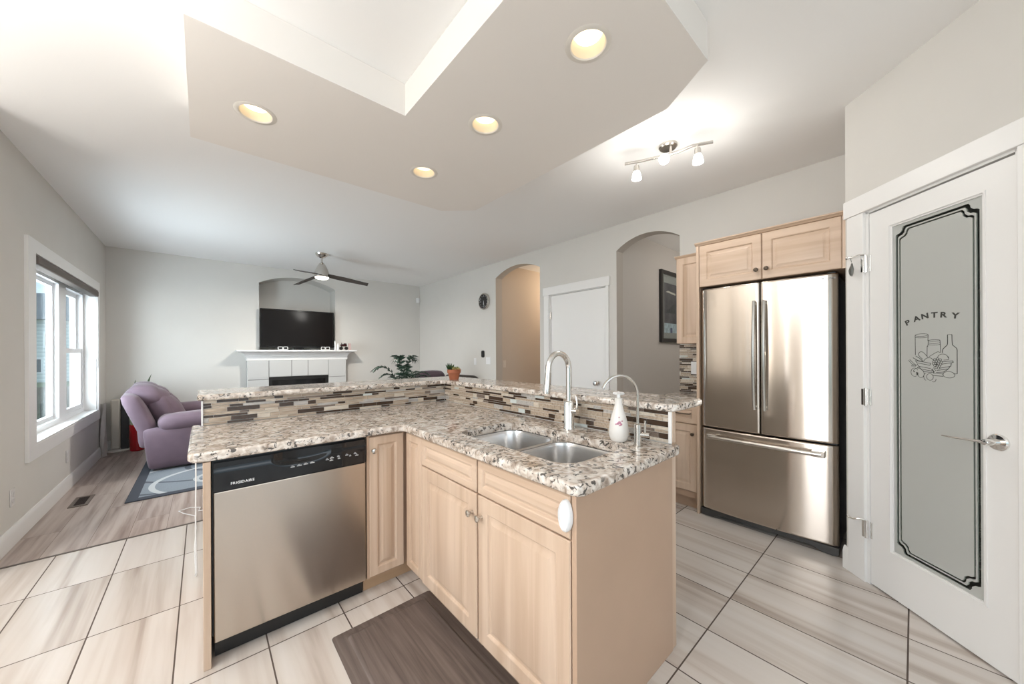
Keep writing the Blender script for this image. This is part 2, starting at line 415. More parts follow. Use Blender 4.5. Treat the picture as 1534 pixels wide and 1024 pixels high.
# pantry walls: a 45 degree wall with the door
S2 = 1 / math.sqrt(2); PO = (2.835, .262)
def PT(t, z, w=0.0): return (PO[0] - S2 * t - S2 * w, PO[1] - S2 * t + S2 * w, z)
DT0, DT1, DTZ = .141, .740, 2.022
w_ = MB(); w_.plate([(0, 0), (DT0, 0), (DT0, DTZ), (DT1, DTZ), (DT1, 0), (1.15, 0), (1.15, ZC), (0, ZC)], [], -.11, 0, PT)
w_.box(PO[0] + .0, XR, PO[1] - .11, PO[1], 0, ZC)
struct(w_.build('wall_pantry', PAINT, base=ORI), 'angled pantry wall beside the refrigerator', 'wall')

# L-shaped bulkhead over the island
ZS = 2.53
soff = [(-.05, 1.78), (.813, 1.78), (.813, .585), (1.649, .585), (1.815, .84), (1.82, 2.56), (1.60, 2.765), (-.05, 2.765)]
LIGHTS = [(.213, 2.275), (1.18, 1.561), (1.165, 2.252), (1.192, .877)]
w_ = MB(); w_.plate(soff, [circle(x, y, .072) for x, y in LIGHTS], ZC - .001, ZS)
struct(w_.build('ceiling_bulkhead', simple('bulkhead_paint', (.81, .775, .735), .85, spec=.15), base=ORI), 'L-shaped dropped ceiling over the island', 'ceiling')

# baseboards
def baseboard(name, p0, p1, h, n, label):
    p0 = Vector((*p0, 0)); p1 = Vector((*p1, 0)); n = Vector((*n, 0)); m = MB()
    prof = [(0, 0), (.016, 0), (.016, h - .03), (.010, h - .008), (.006, h), (0, h)]
    m.loops([[p + n * a + Vector((0, 0, b)) for a, b in prof] for p in (p0, p1)])
    return struct(m.build(name, TRIM, base=ORI), label, 'baseboard')
baseboard('baseboard_left', (XL, 3.40), (XL, YF), .125, (1, 0), 'white baseboard under the living-room window')
baseboard('baseboard_far', (XL, YF), (.51, YF), .125, (0, -1), 'white baseboard left of the fireplace')
baseboard('baseboard_far_right', (2.06, YF), (XR, YF), .125, (0, -1), 'white baseboard right of the fireplace')
baseboard('baseboard_right', (XR, A1[1]), (XR, YF), .125, (-1, 0), 'white baseboard left of the left arch')
baseboard('baseboard_pantry', PT(-.01, 0)[:2], PT(.028, 0)[:2], .13, (-S2, S2), 'short baseboard between the refrigerator and pantry casing')

# window casing, frames, sill, blind
win = struct_root('window_1', (XL, 5.41, WZ0), 'white living-room window with a fixed pane and a sliding pane', 'window')
cz = MB()
cz.plate([(WY0 - .155, WZ0 - .10), (WY1 + .095, WZ0 - .10), (WY1 + .095, WZ1 + .10), (WY0 - .155, WZ1 + .10)],
         [[(WY0, WZ0), (WY1, WZ0), (WY1, WZ1), (WY0, WZ1)]], 0, .02, fL)
cz.build('window_casing', TRIM, win)
jb = MB(); jb.box(XL - .19, XL + .004, WY0 - .001, WY0 + .010, WZ0, WZ1); jb.box(XL - .19, XL + .004, WY1 - .010, WY1 + .001, WZ0, WZ1); jb.box(XL - .19, XL + .004, WY0, WY1, WZ1 - .010, WZ1 + .001)
jb.build('window_jamb', TRIM, win)
sl = MB(); sl.box(XL - .19, XL + .018, WY0, WY1, WZ0 - .001, WZ0 + .016, bev=.003); sl.build('window_sill', TRIM, win)
XW = -1.085
fm = MB()
fm.plate([(WY0 + .01, WZ0 + .016), (WY1 - .01, WZ0 + .016), (WY1 - .01, WZ1 - .01), (WY0 + .01, WZ1 - .01)],
         [[(WY0 + .06, WZ0 + .06), (5.50, WZ0 + .06), (5.50, WZ1 - .075), (WY0 + .06, WZ1 - .075)],
          [(5.74, WZ0 + .06), (WY1 - .06, WZ0 + .06), (WY1 - .06, WZ1 - .075), (5.74, WZ1 - .075)]], -.05, .03, lambda u, v, w: (XW + w, u, v))
fm.build('window_frame', VINYL, win)
def sash(y0, y1, z0, z1, xo, wd, nm='sash'):
    s = MB(); s.plate([(y0, z0), (y1, z0), (y1, z1), (y0, z1)], [[(y0 + wd, z0 + wd), (y1 - wd, z0 + wd), (y1 - wd, z1 - wd), (y0 + wd, z1 - wd)]], -.016, .016, lambda u, v, w: (XW + xo + w, u, v))
    o = s.build(nm, VINYL, win)
    g = MB(); g.box(XW + xo - .003, XW + xo + .003, y0 + wd - .004, y1 - wd + .004, z0 + wd - .004, z1 - wd + .004); g.build('pane', WINGLASS, o)
    return o
WINGLASS = clear_glass('window_glass', (.93, .97, .98))
sash(WY0 + .06, 5.50, WZ0 + .06, WZ1 - .075, -.02, .035, 'fixed_sash')
zm = 1.31
sash(5.74, WY1 - .06, zm - .025, WZ1 - .075, -.03, .05, 'upper_sash')
lo = sash(5.74, WY1 - .06, WZ0 + .06, zm + .025, .006, .05, 'lower_sash')
lk = MB(); lk.box(XW + .022, XW + .045, 6.02, 6.10, zm + .012, zm + .030, bev=.004); lk.build('sash_lock', VINYL, win)
bl = thing('roller_blind', (XL - .02, 5.41, 1.93), 'grey-brown roller blind rolled up at the top of the window', 'blind')
m = MB(); m.box(XL - .05, XL + .028, WY0 + .012, WY1 - .012, 1.955, 2.024, bev=.012, seg=3); m.build('blind_cassette', simple('blind_fabric', (.105, .085, .072), .6, noise=.1, nscale=60), bl)
m = MB(); m.tube([(XL + .0, WY1 - .05, 1.96), (XL + .0, WY1 - .05, 1.2)], .003, 6); m.tube([(XL + .014, WY1 - .05, 1.96), (XL + .014, WY1 - .05, 1.2)], .003, 6)
m.build('pull_cord', WHITEPL, bl)
m = MB(); m.lathe([(.004, 0), (.010, .01), (.010, .10), (.004, .12)], (XL + .007, WY1 - .05, 1.10), 12); m.build('cord_tensioner', WHITEPL, bl)

# outside: lawn, fence, neighbouring house
m = MB(); m.box(-60, 30, 7.7, 120, -1.0, -.9); m.box(-60, -3.5, -30, 7.7, -1.0, -.9)
struct(m.build('ground', simple('lawn', (.16, .19, .11), .9, noise=.25, nscale=2), base=ORI), 'lawn outside the window', 'ground')
hs = thing('neighbour_house', (-12, 50, -.9), 'pale sided neighbouring house with a dark roof outside the window', 'building')
SID, N_, L_, b_ = newmat('siding')
tc = N_.new('ShaderNodeTexCoord'); wv = N_.new('ShaderNodeTexWave'); wv.bands_direction = 'Z'; wv.inputs['Scale'].default_value = 1.1; wv.wave_profile = 'SAW'
rp = N_.new('ShaderNodeValToRGB'); rp.color_ramp.elements[0].color = (.55, .60, .60, 1); rp.color_ramp.elements[1].color = (.80, .83, .82, 1)
L_.new(tc.outputs['Object'], wv.inputs['Vector']); L_.new(wv.outputs['Fac'], rp.inputs['Fac']); L_.new(rp.outputs['Color'], b_.inputs['Base Color'])
m = MB(); m.box(-20, -6.2, 45, 55, -.9, 4.1); m.box(-6.2, -4.2, 47, 56, -.9, 2.6); m.build('house_walls', SID, hs)
ROOF = simple('shingles', (.16, .17, .19), .8, noise=.2, nscale=6)
m = MB(); m.loops([[(-20.6, 44.3, 4.0), (-20.6, 50, 6.6), (-20.6, 55.7, 4.0)], [(-5.6, 44.3, 4.0), (-8.6, 50, 6.6), (-5.6, 55.7, 4.0)]])
m.loops([[(-6.3, 46.4, 2.5), (-6.3, 51, 4.0), (-6.3, 56.4, 2.5)], [(-3.7, 46.4, 2.5), (-3.7, 51, 4.0), (-3.7, 56.4, 2.5)]]); m.build('roof', ROOF, hs)
for x0, z0 in ((-11.4, 1.8), (-9.4, 1.8), (-10.4, -.2), (-7.6, .2)):
    m = MB(); m.plate([(x0, z0), (x0 + 1.0, z0), (x0 + 1.0, z0 + 1.2), (x0, z0 + 1.2)], [[(x0 + .1, z0 + .1), (x0 + .9, z0 + .1), (x0 + .9, z0 + 1.1), (x0 + .1, z0 + 1.1)]], 0, .08, lambda u, v, w: (u, 45 - w, v))
    m.box(x0 + .1, x0 + .9, 44.97, 45.01, z0 + .1, z0 + 1.1, 1); m.build('window', [VINYL, simple('house_glass', (.12, .15, .18), .1)], hs)
fc = thing('garden_fence', (-4, 15, -.9), 'weathered grey board fence across the yard outside the window', 'fence')
FEN = wood('fence_wood', (.20, .18, .16), (.34, .31, .28), 'Z', .3, .8)
m = MB()
for i in range(60): m.box(-8 + i * .15, -7.86 + i * .15, 15, 15.02, -.9, .42)
m.build('boards', FEN, fc)
for i in range(5):
    m = MB(); m.box(-8 + i * 2.2, -7.9 + i * 2.2, 15.02, 15.12, -.9, .5); m.build('post', FEN, fc)
m = MB(); m.box(-8, 1, 15.02, 15.06, .22, .32); m.box(-8, 1, 15.02, 15.06, -.7, -.6); m.build('rail', FEN, fc)

# white door in the right wall
d2 = struct_root('door_2', (XR, (D0 + D1) / 2, 0), 'plain white closet door between the two arches', 'door')
m = MB(); m.box(XR + .02, XR + .055, D0 + .008, D1 - .008, .006, DZ - .008, bev=.002); m.build('door_slab', TRIM, d2)
m = MB()
m.box(XR - .02, XR + .0, D1, D1 + .09, 0, DZ + .002, bev=.003); m.box(XR - .02, XR + .0, D0 - .04, D0 + .0, 0, DZ + .002, bev=.003); m.box(XR - .026, XR + .0, D0 - .055, D1 + .105, DZ, DZ + .11, bev=.004)
m.build('door_casing', TRIM, d2)
m = MB(); m.box(XR, XR + .13, D1 - .006, D1 + .001, 0, DZ); m.box(XR, XR + .13, D0 - .001, D0 + .006, 0, DZ); m.box(XR, XR + .13, D0, D1, DZ - .006, DZ + .001); m.build('door_jamb', TRIM, d2)
m = MB(); m.lathe([(.030, 0), (.030, .008), (.012, .012), (.012, .035), (.026, .042), (.030, .055), (.022, .066), (.002, .068)], (XR + .02, 2.487, .898), 20, axis=(-1, 0, 0)); m.build('door_knob', NICKEL, d2)
for z in (1.763, .30):
    m = MB(); m.box(XR + .012, XR + .019, D1 - .022, D1 - .002, z - .045, z + .045); m.cyl((XR + .010, D1 - .005, z - .046), (XR + .010, D1 - .005, z + .046), .006, seg=10); m.build('hinge', NICKEL, d2)
m = MB(); m.box(XR + .7, XR + .8, D0 - .01, D1 + .01, 0, ZC); struct(m.build('wall_closet', PAINT, base=ORI), 'closet wall behind the white door', 'wall')

# ------------------------------------------------------------------ letters
def letters(mb, s, size, f, mi=0, depth=.0008, bold=1.0, gap=0.0, width=1.0):
    """flat raised lettering; f maps (u, v, w) to the world"""
    x = 0.0
    for ch in s:
        c = bpy.data.curves.new('glyph', 'FONT'); c.body = ch; c.size = size; c.extrude = 0; c.offset = .012 * size * bold
        o = bpy.data.objects.new('glyph', c); COL.objects.link(o)
        dg = bpy.context.evaluated_depsgraph_get(); me = bpy.data.meshes.new_from_object(o.evaluated_get(dg))
        xs = [v.co.x for v in me.vertices] or [0, size * .3]
        x0, x1 = min(xs), max(xs)
        vs_ = [mb.bm.verts.new(f((v.co.x - x0) * width + x, v.co.y, depth)) for v in me.vertices]
        for p in me.polygons:
            try: mb.bm.faces.new([vs_[i] for i in p.vertices]).material_index = mi
            except ValueError: pass
        x += (x1 - x0) * width + size * (.14 + gap)
        bpy.data.objects.remove(o); bpy.data.curves.remove(c); bpy.data.meshes.remove(me)
    return x

# ------------------------------------------------------------------ pantry door
pd = struct_root('door_1', PT(.44, 0), 'white pantry door with etched glass reading PANTRY', 'door')
m = MB(); m.box(.029, .131, 0, DTZ + .01, 0, .019, bev=.003, f=lambda u, v, w: PT(u, v, w)); m.box(DT1 + .01, DT1 + .112, 0, DTZ + .01, 0, .019, bev=.003, f=lambda u, v, w: PT(u, v, w))
m.box(.012, DT1 + .125, DTZ + .009, DTZ + .107, 0, .024, bev=.003, f=lambda u, v, w: PT(u, v, w)); m.build('door_casing', TRIM, pd)
m = MB(); m.box(.131, .1465, 0, DTZ + .008, -.11, .004, f=lambda u, v, w: PT(u, v, w)); m.box(.7355, .752, 0, DTZ + .008, -.11, .004, f=lambda u, v, w: PT(u, v, w)); m.box(.131, .752, DTZ - .002, DTZ + .009, -.11, .004, f=lambda u, v, w: PT(u, v, w)); m.build('door_jamb', TRIM, pd)
GT0, GT1, GZ0, GZ1 = .265, .630, .245, 1.903
m = MB(); m.plate([(.1495, .008), (.7325, .008), (.7325, 2.012), (.1495, 2.012)], [[(GT0 - .006, GZ0 - .006), (GT1 + .006, GZ0 - .006), (GT1 + .006, GZ1 + .006), (GT0 - .006, GZ1 + .006)]], -.036, 0, PT)
m.build('door_slab', TRIM, pd)
m = MB()
for a, b, w in ((.014, .008, .004), (.006, .0, -.003)):
    m.plate([(GT0 - a, GZ0 - a), (GT1 + a, GZ0 - a), (GT1 + a, GZ1 + a), (GT0 - a, GZ1 + a)], [[(GT0 - b, GZ0 - b), (GT1 + b, GZ0 - b), (GT1 + b, GZ1 + b), (GT0 - b, GZ1 + b)]], -.02, w, PT)
m.build('glass_bead', TRIM, pd)
FROST, N_, L_, b_ = newmat('frosted_glass')
b_.inputs['Base Color'].default_value = (.50, .51, .485, 1); b_.inputs['Roughness'].default_value = .32; b_.inputs['Transmission Weight'].default_value = .12
CLEAR = clear_glass('clear_glass', (.86, .90, .87))
def notched(i, c):
    x0, x1, y0, y1 = GT0 + i, GT1 - i, GZ0 + i, GZ1 - i
    k = c
    q = [(0, k), (.25 * k, .82 * k), (.5 * k, .80 * k), (.80 * k, .5 * k), (.82 * k, .25 * k), (k, 0)]
    P = []
    P += [(x0 + a, y0 + b) for a, b in q]
    P += [(x1 - a, y0 + b) for a, b in q[::-1]]
    P += [(x1 - a, y1 - b) for a, b in q]
    P += [(x0 + a, y1 - b) for a, b in q[::-1]]
    return P
GW0, GW1 = -.014, -.009
rect = [(GT0, GZ0), (GT1, GZ0), (GT1, GZ1), (GT0, GZ1)]
r1, r2, r3, r4 = notched(.0135, .038), notched(.0245, .040), notched(.031, .041), notched(.037, .042)
fg = MB(); fg.plate(rect, [r1], GW0, GW1, PT); fg.plate(r2, [r3], GW0, GW1, PT); fg.plate(r4, [], GW0, GW1, PT)
fgo = fg.build('frosted_glass', FROST, pd)
cg = MB(); cg.plate(r1, [r2], GW0, GW1, PT); cg.plate(r3, [r4], GW0, GW1, PT); cg.build('clear_glass_band', CLEAR, pd)
INK = simple('etched_line', (.045, .045, .04), .6)
lt = MB()
for ch, u, z, a in (('P', .330, 1.393, 24), ('A', .362, 1.408, 15), ('N', .398, 1.4185, 8), ('T', .437, 1.422, 0), ('R', .474, 1.420, -5), ('Y', .514, 1.413, -8)):
    ca, sa = math.cos(math.radians(a)), math.sin(math.radians(a))
    letters(lt, ch, .034, lambda p, q, w, u=u, z=z, ca=ca, sa=sa: PT(u + p * ca - q * sa, z + p * sa + q * ca, GW1 + w), bold=3.2, width=1.25)
lt.build('lettering', INK, fgo)
# line drawing: jars, bottle, basket of produce (pixel frame of the drawing to door plane)
def AR(x, y): return (.338 + (x - 235) * .000366, 1.148 + (885 - y) * .000366)
dr = MB()
def stroke(pts, r=.0011):
    P = [AR(*p) for p in pts]; n = len(P)
    if n > 2:                                   # smooth the polyline
        Q = []
        for i in range(n - 1):
            p0, p1, p2, p3 = P[max(i - 1, 0)], P[i], P[i + 1], P[min(i + 2, n - 1)]
            for k in range(4):
                t = k / 4
                Q.append(tuple(.5 * ((2 * p1[c]) + (-p0[c] + p2[c]) * t + (2 * p0[c] - 5 * p1[c] + 4 * p2[c] - p3[c]) * t * t + (-p0[c] + 3 * p1[c] - 3 * p2[c] + p3[c]) * t ** 3) for c in (0, 1)))
        Q.append(P[-1]); P = Q
    n_ = Vector((-S2, S2, 0))
    dr.tube([PT(u, v, GW1 + .0004) for u, v in P], r, 5, up=n_, flat=.5)
def ell(cx, cy, rx, ry, a0=0, a1=360, r=.0010, rot=0, n=16):
    ca, sa = math.cos(math.radians(rot)), math.sin(math.radians(rot)); p = []
    for i in range(n + 1):
        a = math.radians(a0 + (a1 - a0) * i / n); x, y = rx * math.cos(a), ry * math.sin(a)
        p.append((cx + x * ca - y * sa, cy + x * sa + y * ca))
    stroke(p, r)
S = lambda *p, r=.0011: [stroke([a, b], r) for a, b in zip(p, p[1:])]
ell(395, 350, 77, 16); S((318, 350), (320, 610)); S((472, 350), (468, 430)); ell(395, 372, 76, 14, 0, 180); S((460, 490), (458, 625))
ell(537, 425, 66, 10); ell(537, 450, 66, 12, 0, 180); ell(537, 470, 68, 12, 0, 180); S((472, 425), (470, 470), (466, 500)); S((603, 425), (605, 470), (612, 580))
S((682, 360), (728, 360)); stroke([(682, 360), (682, 470), (660, 505), (634, 535), (630, 580)], .0014); stroke([(728, 360), (732, 475), (755, 505), (778, 535), (780, 600), (780, 828)], .0014)
S((780, 828), (740, 832))
stroke([(470, 640), (420, 580), (385, 565), (358, 590), (365, 620), (410, 665)]); stroke([(480, 630), (570, 570), (600, 575)]); ell(632, 640, 55, 45, 180, 360)
stroke([(690, 625), (692, 660), (640, 668)]); stroke([(290, 645), (350, 680), (405, 690)], .0014); stroke([(325, 625), (370, 650), (410, 690)], .0014); stroke([(415, 690), (450, 650), (500, 645), (525, 670)])
S((318, 680), (340, 712), (490, 738), (500, 712), (330, 682), r=.0013); S((340, 725), (360, 755), (500, 780), r=.0013); S((360, 755), (385, 790), (515, 810), (510, 785), r=.0013); S((400, 805), (430, 822), (535, 830), (520, 790), r=.0013)
S((620, 720), (740, 695), (735, 675), (625, 690), r=.0013); S((600, 770), (715, 742), (720, 705), r=.0013); S((565, 800), (690, 775), (705, 745), r=.0013); S((560, 825), (640, 815), (685, 780), r=.0013); S((530, 765), (555, 805)); S((515, 780), (540, 822))
for gx, gy in ((545, 665), (575, 655), (605, 665), (535, 690), (562, 685), (590, 690), (615, 695), (530, 715), (555, 712), (582, 716), (608, 720), (545, 738), (572, 742), (597, 745), (560, 765), (585, 768)): ell(gx, gy, 14, 13, n=8, r=.0011)
ell(565, 725, 8, 8, n=6, r=.0022)
stroke([(235, 680), (280, 730), (330, 745)]); stroke([(250, 670), (300, 720), (325, 740)]); S((268, 745), (330, 738), (325, 755), (270, 755))
ell(310, 835, 45, 55, 60, 330); ell(350, 840, 60, 60, 200, 330); stroke([(330, 840), (345, 850), (340, 870)], .0035); ell(385, 850, 38, 50, -60, 200); ell(490, 885, 38, 42); ell(445, 885, 26, 45, 90, 270); ell(530, 905, 28, 40, 0, 120); ell(350, 772, 3, 3, n=5, r=.002); ell(303, 828, 3, 3, n=5, r=.002)
ell(695, 845, 62, 38); S((520, 865), (635, 868), r=.0014); S((530, 835), (640, 840))
dr.build('etched_drawing', INK, fgo, smooth=60)
# lever handle
lv = MB(); lv.lathe([(.033, 0), (.033, .006), (.029, .010), (.014, .011), (.012, .030), (.013, .050), (.010, .056), (.001, .057)], PT(.682, .908, 0), 28, axis=(-S2, S2, 0)); 
lv.tube([PT(.682, .908, .046), PT(.65, .906, .05), PT(.61, .904, .053), PT(.57, .902, .053), PT(.535, .901, .049)], [.011, .010, .0085, .0075, .006], 12, flat=.6); lv.build('lever_handle', CHROME, pd)
for i, z in enumerate((1.747, 1.018, .294)):
    m = MB(); m.box(.121, .131, z - .044, z + .044, .018, .022, f=lambda u, v, w: PT(u, v, w)); m.box(.146, .158, z - .044, z + .044, -.001, .003, f=lambda u, v, w: PT(u, v, w))
    m.cyl(PT(.137, z - .048, .012), PT(.137, z + .048, .012), .0075, seg=12); 
    h = m.build('hinge', CHROME, pd)
    if i != 1:
        m = MB(); m.tube([PT(.137, z + .05, .014), PT(.125, z + .052, .035), PT(.105, z + .042, .055), PT(.088, z + .044, .06)], .0045, 8); m.cyl(PT(.088, z + .044, .06), PT(.080, z + .045, .062), .008, seg=10); m.build('door_stop', CHROME, h)
hk = thing('hanging_charm', PT(.098, 1.69, .05), 'small metal charm dangling from the top pantry hinge', 'charm')
m = MB(); m.tube([PT(.100, 1.797, .053), PT(.097, 1.78, .053), PT(.101, 1.765, .053)], .0015, 6)
m.lathe([(.001, 0), (.006, .015), (.009, .04), (.004, .07), (.001, .075)], PT(.103, 1.685, .053), 10); m.lathe([(.001, 0), (.006, .015), (.008, .03), (.003, .05), (.001, .055)], PT(.090, 1.69, .05), 10); m.build('pendant', simple('pewter', (.16, .16, .15), .35, .8), hk)
# pantry inside: wire shelves with groceries
SH = simple('wire_white', (.72, .72, .70), .4)
def shelf(z, lab):
    m = MB()
    n_ = 14
    for k in range(n_):
        w = -.16 - .42 * k / (n_ - 1); m.tube([PT(.10, z, w), PT(.80, z, w)], .0035, 5)
    for t in (.12, .45, .78): m.tube([PT(t, z - .005, -.16), PT(t, z - .005, -.58)], .004, 5)
    m.tube([PT(.10, z - .035, -.158), PT(.80, z - .035, -.158)], .0045, 5)
    return tag(m.build('wire_shelf', SH), lab, 'shelf', 'pantry wire shelves')
zsh = [1.60, 1.27, .99, .62, .33]
nm = ['topmost white wire shelf inside the pantry', 'second white wire shelf from the top inside the pantry', 'middle white wire shelf inside the pantry', 'second lowest wire shelf inside the pantry', 'lowest white wire shelf inside the pantry']
for z, l in zip(zsh, nm): shelf(z, l)
gcols = [('orange', (.55, .20, .05)), ('dark red', (.30, .02, .03)), ('olive green', (.16, .20, .03)), ('brown', (.16, .09, .05)), ('tan', (.5, .38, .2)), ('purple', (.18, .05, .12)), ('dark blue', (.04, .06, .16)), ('yellow', (.6, .45, .06)), ('black', (.02, .02, .02)), ('grey', (.25, .25, .24))]
gi = 0
for zi, z in enumerate(zsh):
    for t in (.215, .31, .62, .70):
        cn, cc = gcols[(gi * 3 + zi) % 10]; gi += 1; h = .15 + .10 * rnd.random(); w = .030 + .010 * rnd.random(); wo = -.22 - .06 * rnd.random()
        q = MB()
        kind = 'food_box' if gi % 2 else 'food_tin'
        if gi % 2: q.box(t - w, t + w, z + .006, z + h, wo - .07, wo + .03, bev=.003, f=lambda u, v, ww: PT(u, v, ww))
        else:
            cx, cy, _ = PT(t, 0, wo); q.lathe([(w, 0), (w, .004), (w * .97, .008), (w * .97, h - .03), (w, h - .026), (w, h - .02), (w * .9, h - .02)], (cx, cy, z + .006), 16)
        lv_ = ['topmost', 'second', 'middle', 'second lowest', 'lowest'][zi]; ps = ['leftmost', 'second from left', 'second from right', 'rightmost'][[.215, .31, .62, .70].index(t)]
        tag(q.build(kind, simple('food_' + cn.replace(' ', '_'), cc, .5, noise=.2, nscale=30)), f'{cn} {"box" if gi % 2 else "tin"}, {ps} on the {lv_} pantry shelf', 'food', 'groceries on the pantry shelves')

# ------------------------------------------------------------------ cabinet parts
def frame_map(o, U, V, W):
    o, U, V, W = Vector(o), Vector(U), Vector(V), Vector(W)
    return lambda u, v, w: tuple(o + U * u + V * v + W * w)
def raised_panel(name, f, w, h, t, stile, mats, parent, bead=.03):
    """a raised-panel door or drawer front, w x h, thickness t"""
    m = MB(); R = lambda i, d: [f(i, i, d), f(w - i, i, d), f(w - i, h - i, d), f(i, h - i, d)]
    s = stile
    m.loops([R(0, 0), R(0, t - .004), R(.004, t), R(s - .004, t), R(s, t - .002), R(s + .005, t - .009), R(s + .010, t - .009), R(s + bead, t - .001), R(s + bead + .003, t)])
    return m.build(name, mats, parent, smooth=25)
def knob(p, d, parent, mat):
    m = MB(); m.lathe([(.0075, 0), (.0065, .006), (.0055, .014), (.011, .018), (.0145, .023), (.0135, .029), (.007, .032), (.0005, .0325)], p, 18, axis=d)
    return m.build('knob', mat, parent)

ZT = .875; ZU = .836            # counter top and underside
# ---- dishwasher leg (front faces the camera, along X)
YD = 1.888
dw = thing('dishwasher', (.334, 2.2, 0), 'stainless dishwasher with black control panel under the granite counter', 'dishwasher')
m = MB(); m.box(.026, .640, YD + .03, 2.50, .10, ZU - .004); m.build('tub', BLACK, dw)
m = MB(); m.box(.031, .636, YD, YD + .035, .085, .700, bev=.004, seg=2); m.build('door_panel', STEEL_DW, dw)
m = MB()
prof = lambda z0: [(YD + .03, z0)]
zs = [.705, .712, .735, .760, .775, .783, .800, .815, .822]
def cp_y(x, z):
    u = (x - .348) / .105
    dip = max(0, 1 - u * u) ** .5 if abs(u) < 1 else 0
    edge = .790 - .022 * dip
    lip = 1 / (1 + math.exp(-(z - edge) / .0035))
    return YD - .008 + lip * (.003 + .014 * dip)
nx = 48
xs = [.031 + .605 * i / nx for i in range(nx + 1)]
zz = [.705 + (.822 - .705) * j / 30 for j in range(31)]
bm = m.bm
G = [[bm.verts.new((x, cp_y(x, z), z)) for z in zz] for x in xs]
for i in range(nx):
    for j in range(30): bm.faces.new((G[i][j], G[i + 1][j], G[i + 1][j + 1], G[i][j + 1]))
B = [[bm.verts.new((x, YD + .03, z)) for z in (zz[0], zz[-1])] for x in xs]
for i in range(nx):
    bm.faces.new((G[i][0], G[i + 1][0], B[i + 1][0], B[i][0])); bm.faces.new((G[i][-1], G[i + 1][-1], B[i + 1][1], B[i][1]))
bm.faces.new([*G[0], B[0][1], B[0][0]]); bm.faces.new([*G[-1], B[-1][1], B[-1][0]])
cp = m.build('control_panel', BLACKG, dw, smooth=50)
m = MB(); letters(m, 'FRIGIDAIRE', .0145, lambda u, v, w: (.086 + u, YD - .0085 - w, .724 + v), bold=1.5, gap=-.02); m.build('brand_lettering', WHITETXT, cp)
for x, z, w in ((.30, .748, .016), (.325, .749, .020), (.352, .750, .018), (.378, .751, .020), (.446, .752, .014), (.464, .756, .018), (.463, .745, .016), (.497, .758, .012), (.500, .747, .012), (.535, .757, .014), (.553, .750, .010), (.575, .757, .014), (.582, .747, .016)):
    m = MB(); m.box(x, x + w, YD - .0092, YD - .008, z, z + .004)
    m.box(x + w * .2, x + w * .7, YD - .0092, YD - .008, z + .006, z + .008)
    m.build('button_mark', GREYTXT, cp)
m = MB(); m.box(.034, .633, YD + .045, YD + .06, .004, .085); m.build('kick_plate', BLACK, dw)
ep = MB(); ep.box(-.002, .0225, 1.872, 2.574, 0, ZU - .002, bev=.0015)
tag(ep.build('end_panel', MAPLE), 'maple end panel standing left of the dishwasher', 'cabinet panel')
cc = thing('corner_cabinet', (.75, 2.2, 0), 'narrow maple base cabinet between the dishwasher and the inside corner', 'cabinet')
m = MB(); m.box(.643, 1.498, YD + .02, 2.56, .085, ZU - .002); m.box(.643, .655, YD + .002, YD + .03, .085, ZU - .002); m.build('carcass', MAPLE_SIDE, cc)
fD = frame_map((.656, YD + .0195, .088), (1, 0, 0), (0, 0, 1), (0, -1, 0))
o = raised_panel('door', fD, .190, .738, .019, .045, MAPLE, cc, .026); knob((.674, YD, .757), (0, -1, 0), o, NICKEL)
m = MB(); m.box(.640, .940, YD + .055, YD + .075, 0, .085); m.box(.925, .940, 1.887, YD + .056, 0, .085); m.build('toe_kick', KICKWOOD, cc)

# ---- sink leg (front faces -X)
XS = .850
sc_ = thing('sink_cabinet', (1.15, 1.19, 0), 'maple sink base cabinet with two raised-panel doors and drawer fronts', 'cabinet')
m = MB(); m.box(XS + .02, 1.498, .70, 1.884, .085, .60); m.box(XS + .02, XS + .06, .70, 1.884, .60, ZU - .002); m.box(1.44, 1.498, .70, 1.884, .60, ZU - .002); m.build('carcass', MAPLE_SIDE, sc_)
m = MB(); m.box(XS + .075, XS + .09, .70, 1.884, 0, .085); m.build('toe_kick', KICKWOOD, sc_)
def fS(y0, z0): return frame_map((XS + .019, y0, z0), (0, 1, 0), (0, 0, 1), (-1, 0, 0))
raised_panel('filler_panel', fS(1.690, .088), .178, .738, .019, .040, MAPLE, sc_, .024)
o = raised_panel('door', fS(1.199, .080), .486, .604, .019, .062, MAPLE, sc_); knob((XS, 1.224, .602), (-1, 0, 0), o, NICKEL)
o = raised_panel('door', fS(.702, .080), .486, .604, .019, .062, MAPLE, sc_); knob((XS, 1.160, .602), (-1, 0, 0), o, NICKEL)
raised_panel('drawer_front', fS(1.199, .690), .486, .136, .019, .034, MAPLE_X, sc_, .022); raised_panel('drawer_front', fS(.702, .690), .486, .136, .019, .034, MAPLE_X, sc_, .022)
m = MB(); m.box(XS + .002, 1.497, .678, .697, 0, ZU - .002, bev=.0015); m.build('side_panel', MAPLE_SIDE, sc_)
m = MB()
def ov(k, d): return [(XS - .0005 - d, .713 + .0245 * k * math.cos(2 * PI * i / 32), .764 + .050 * k * math.sin(2 * PI * i / 32)) for i in range(32)]
m.loops([ov(1, 0), ov(1, .010), ov(.92, .017), ov(.80, .020), ov(.76, .016), ov(.5, .022), ov(.05, .024)])
tag(m.build('push_light', WHITEPL, smooth=50), 'white oval plastic push light stuck on the right drawer front of the sink cabinet', 'light')

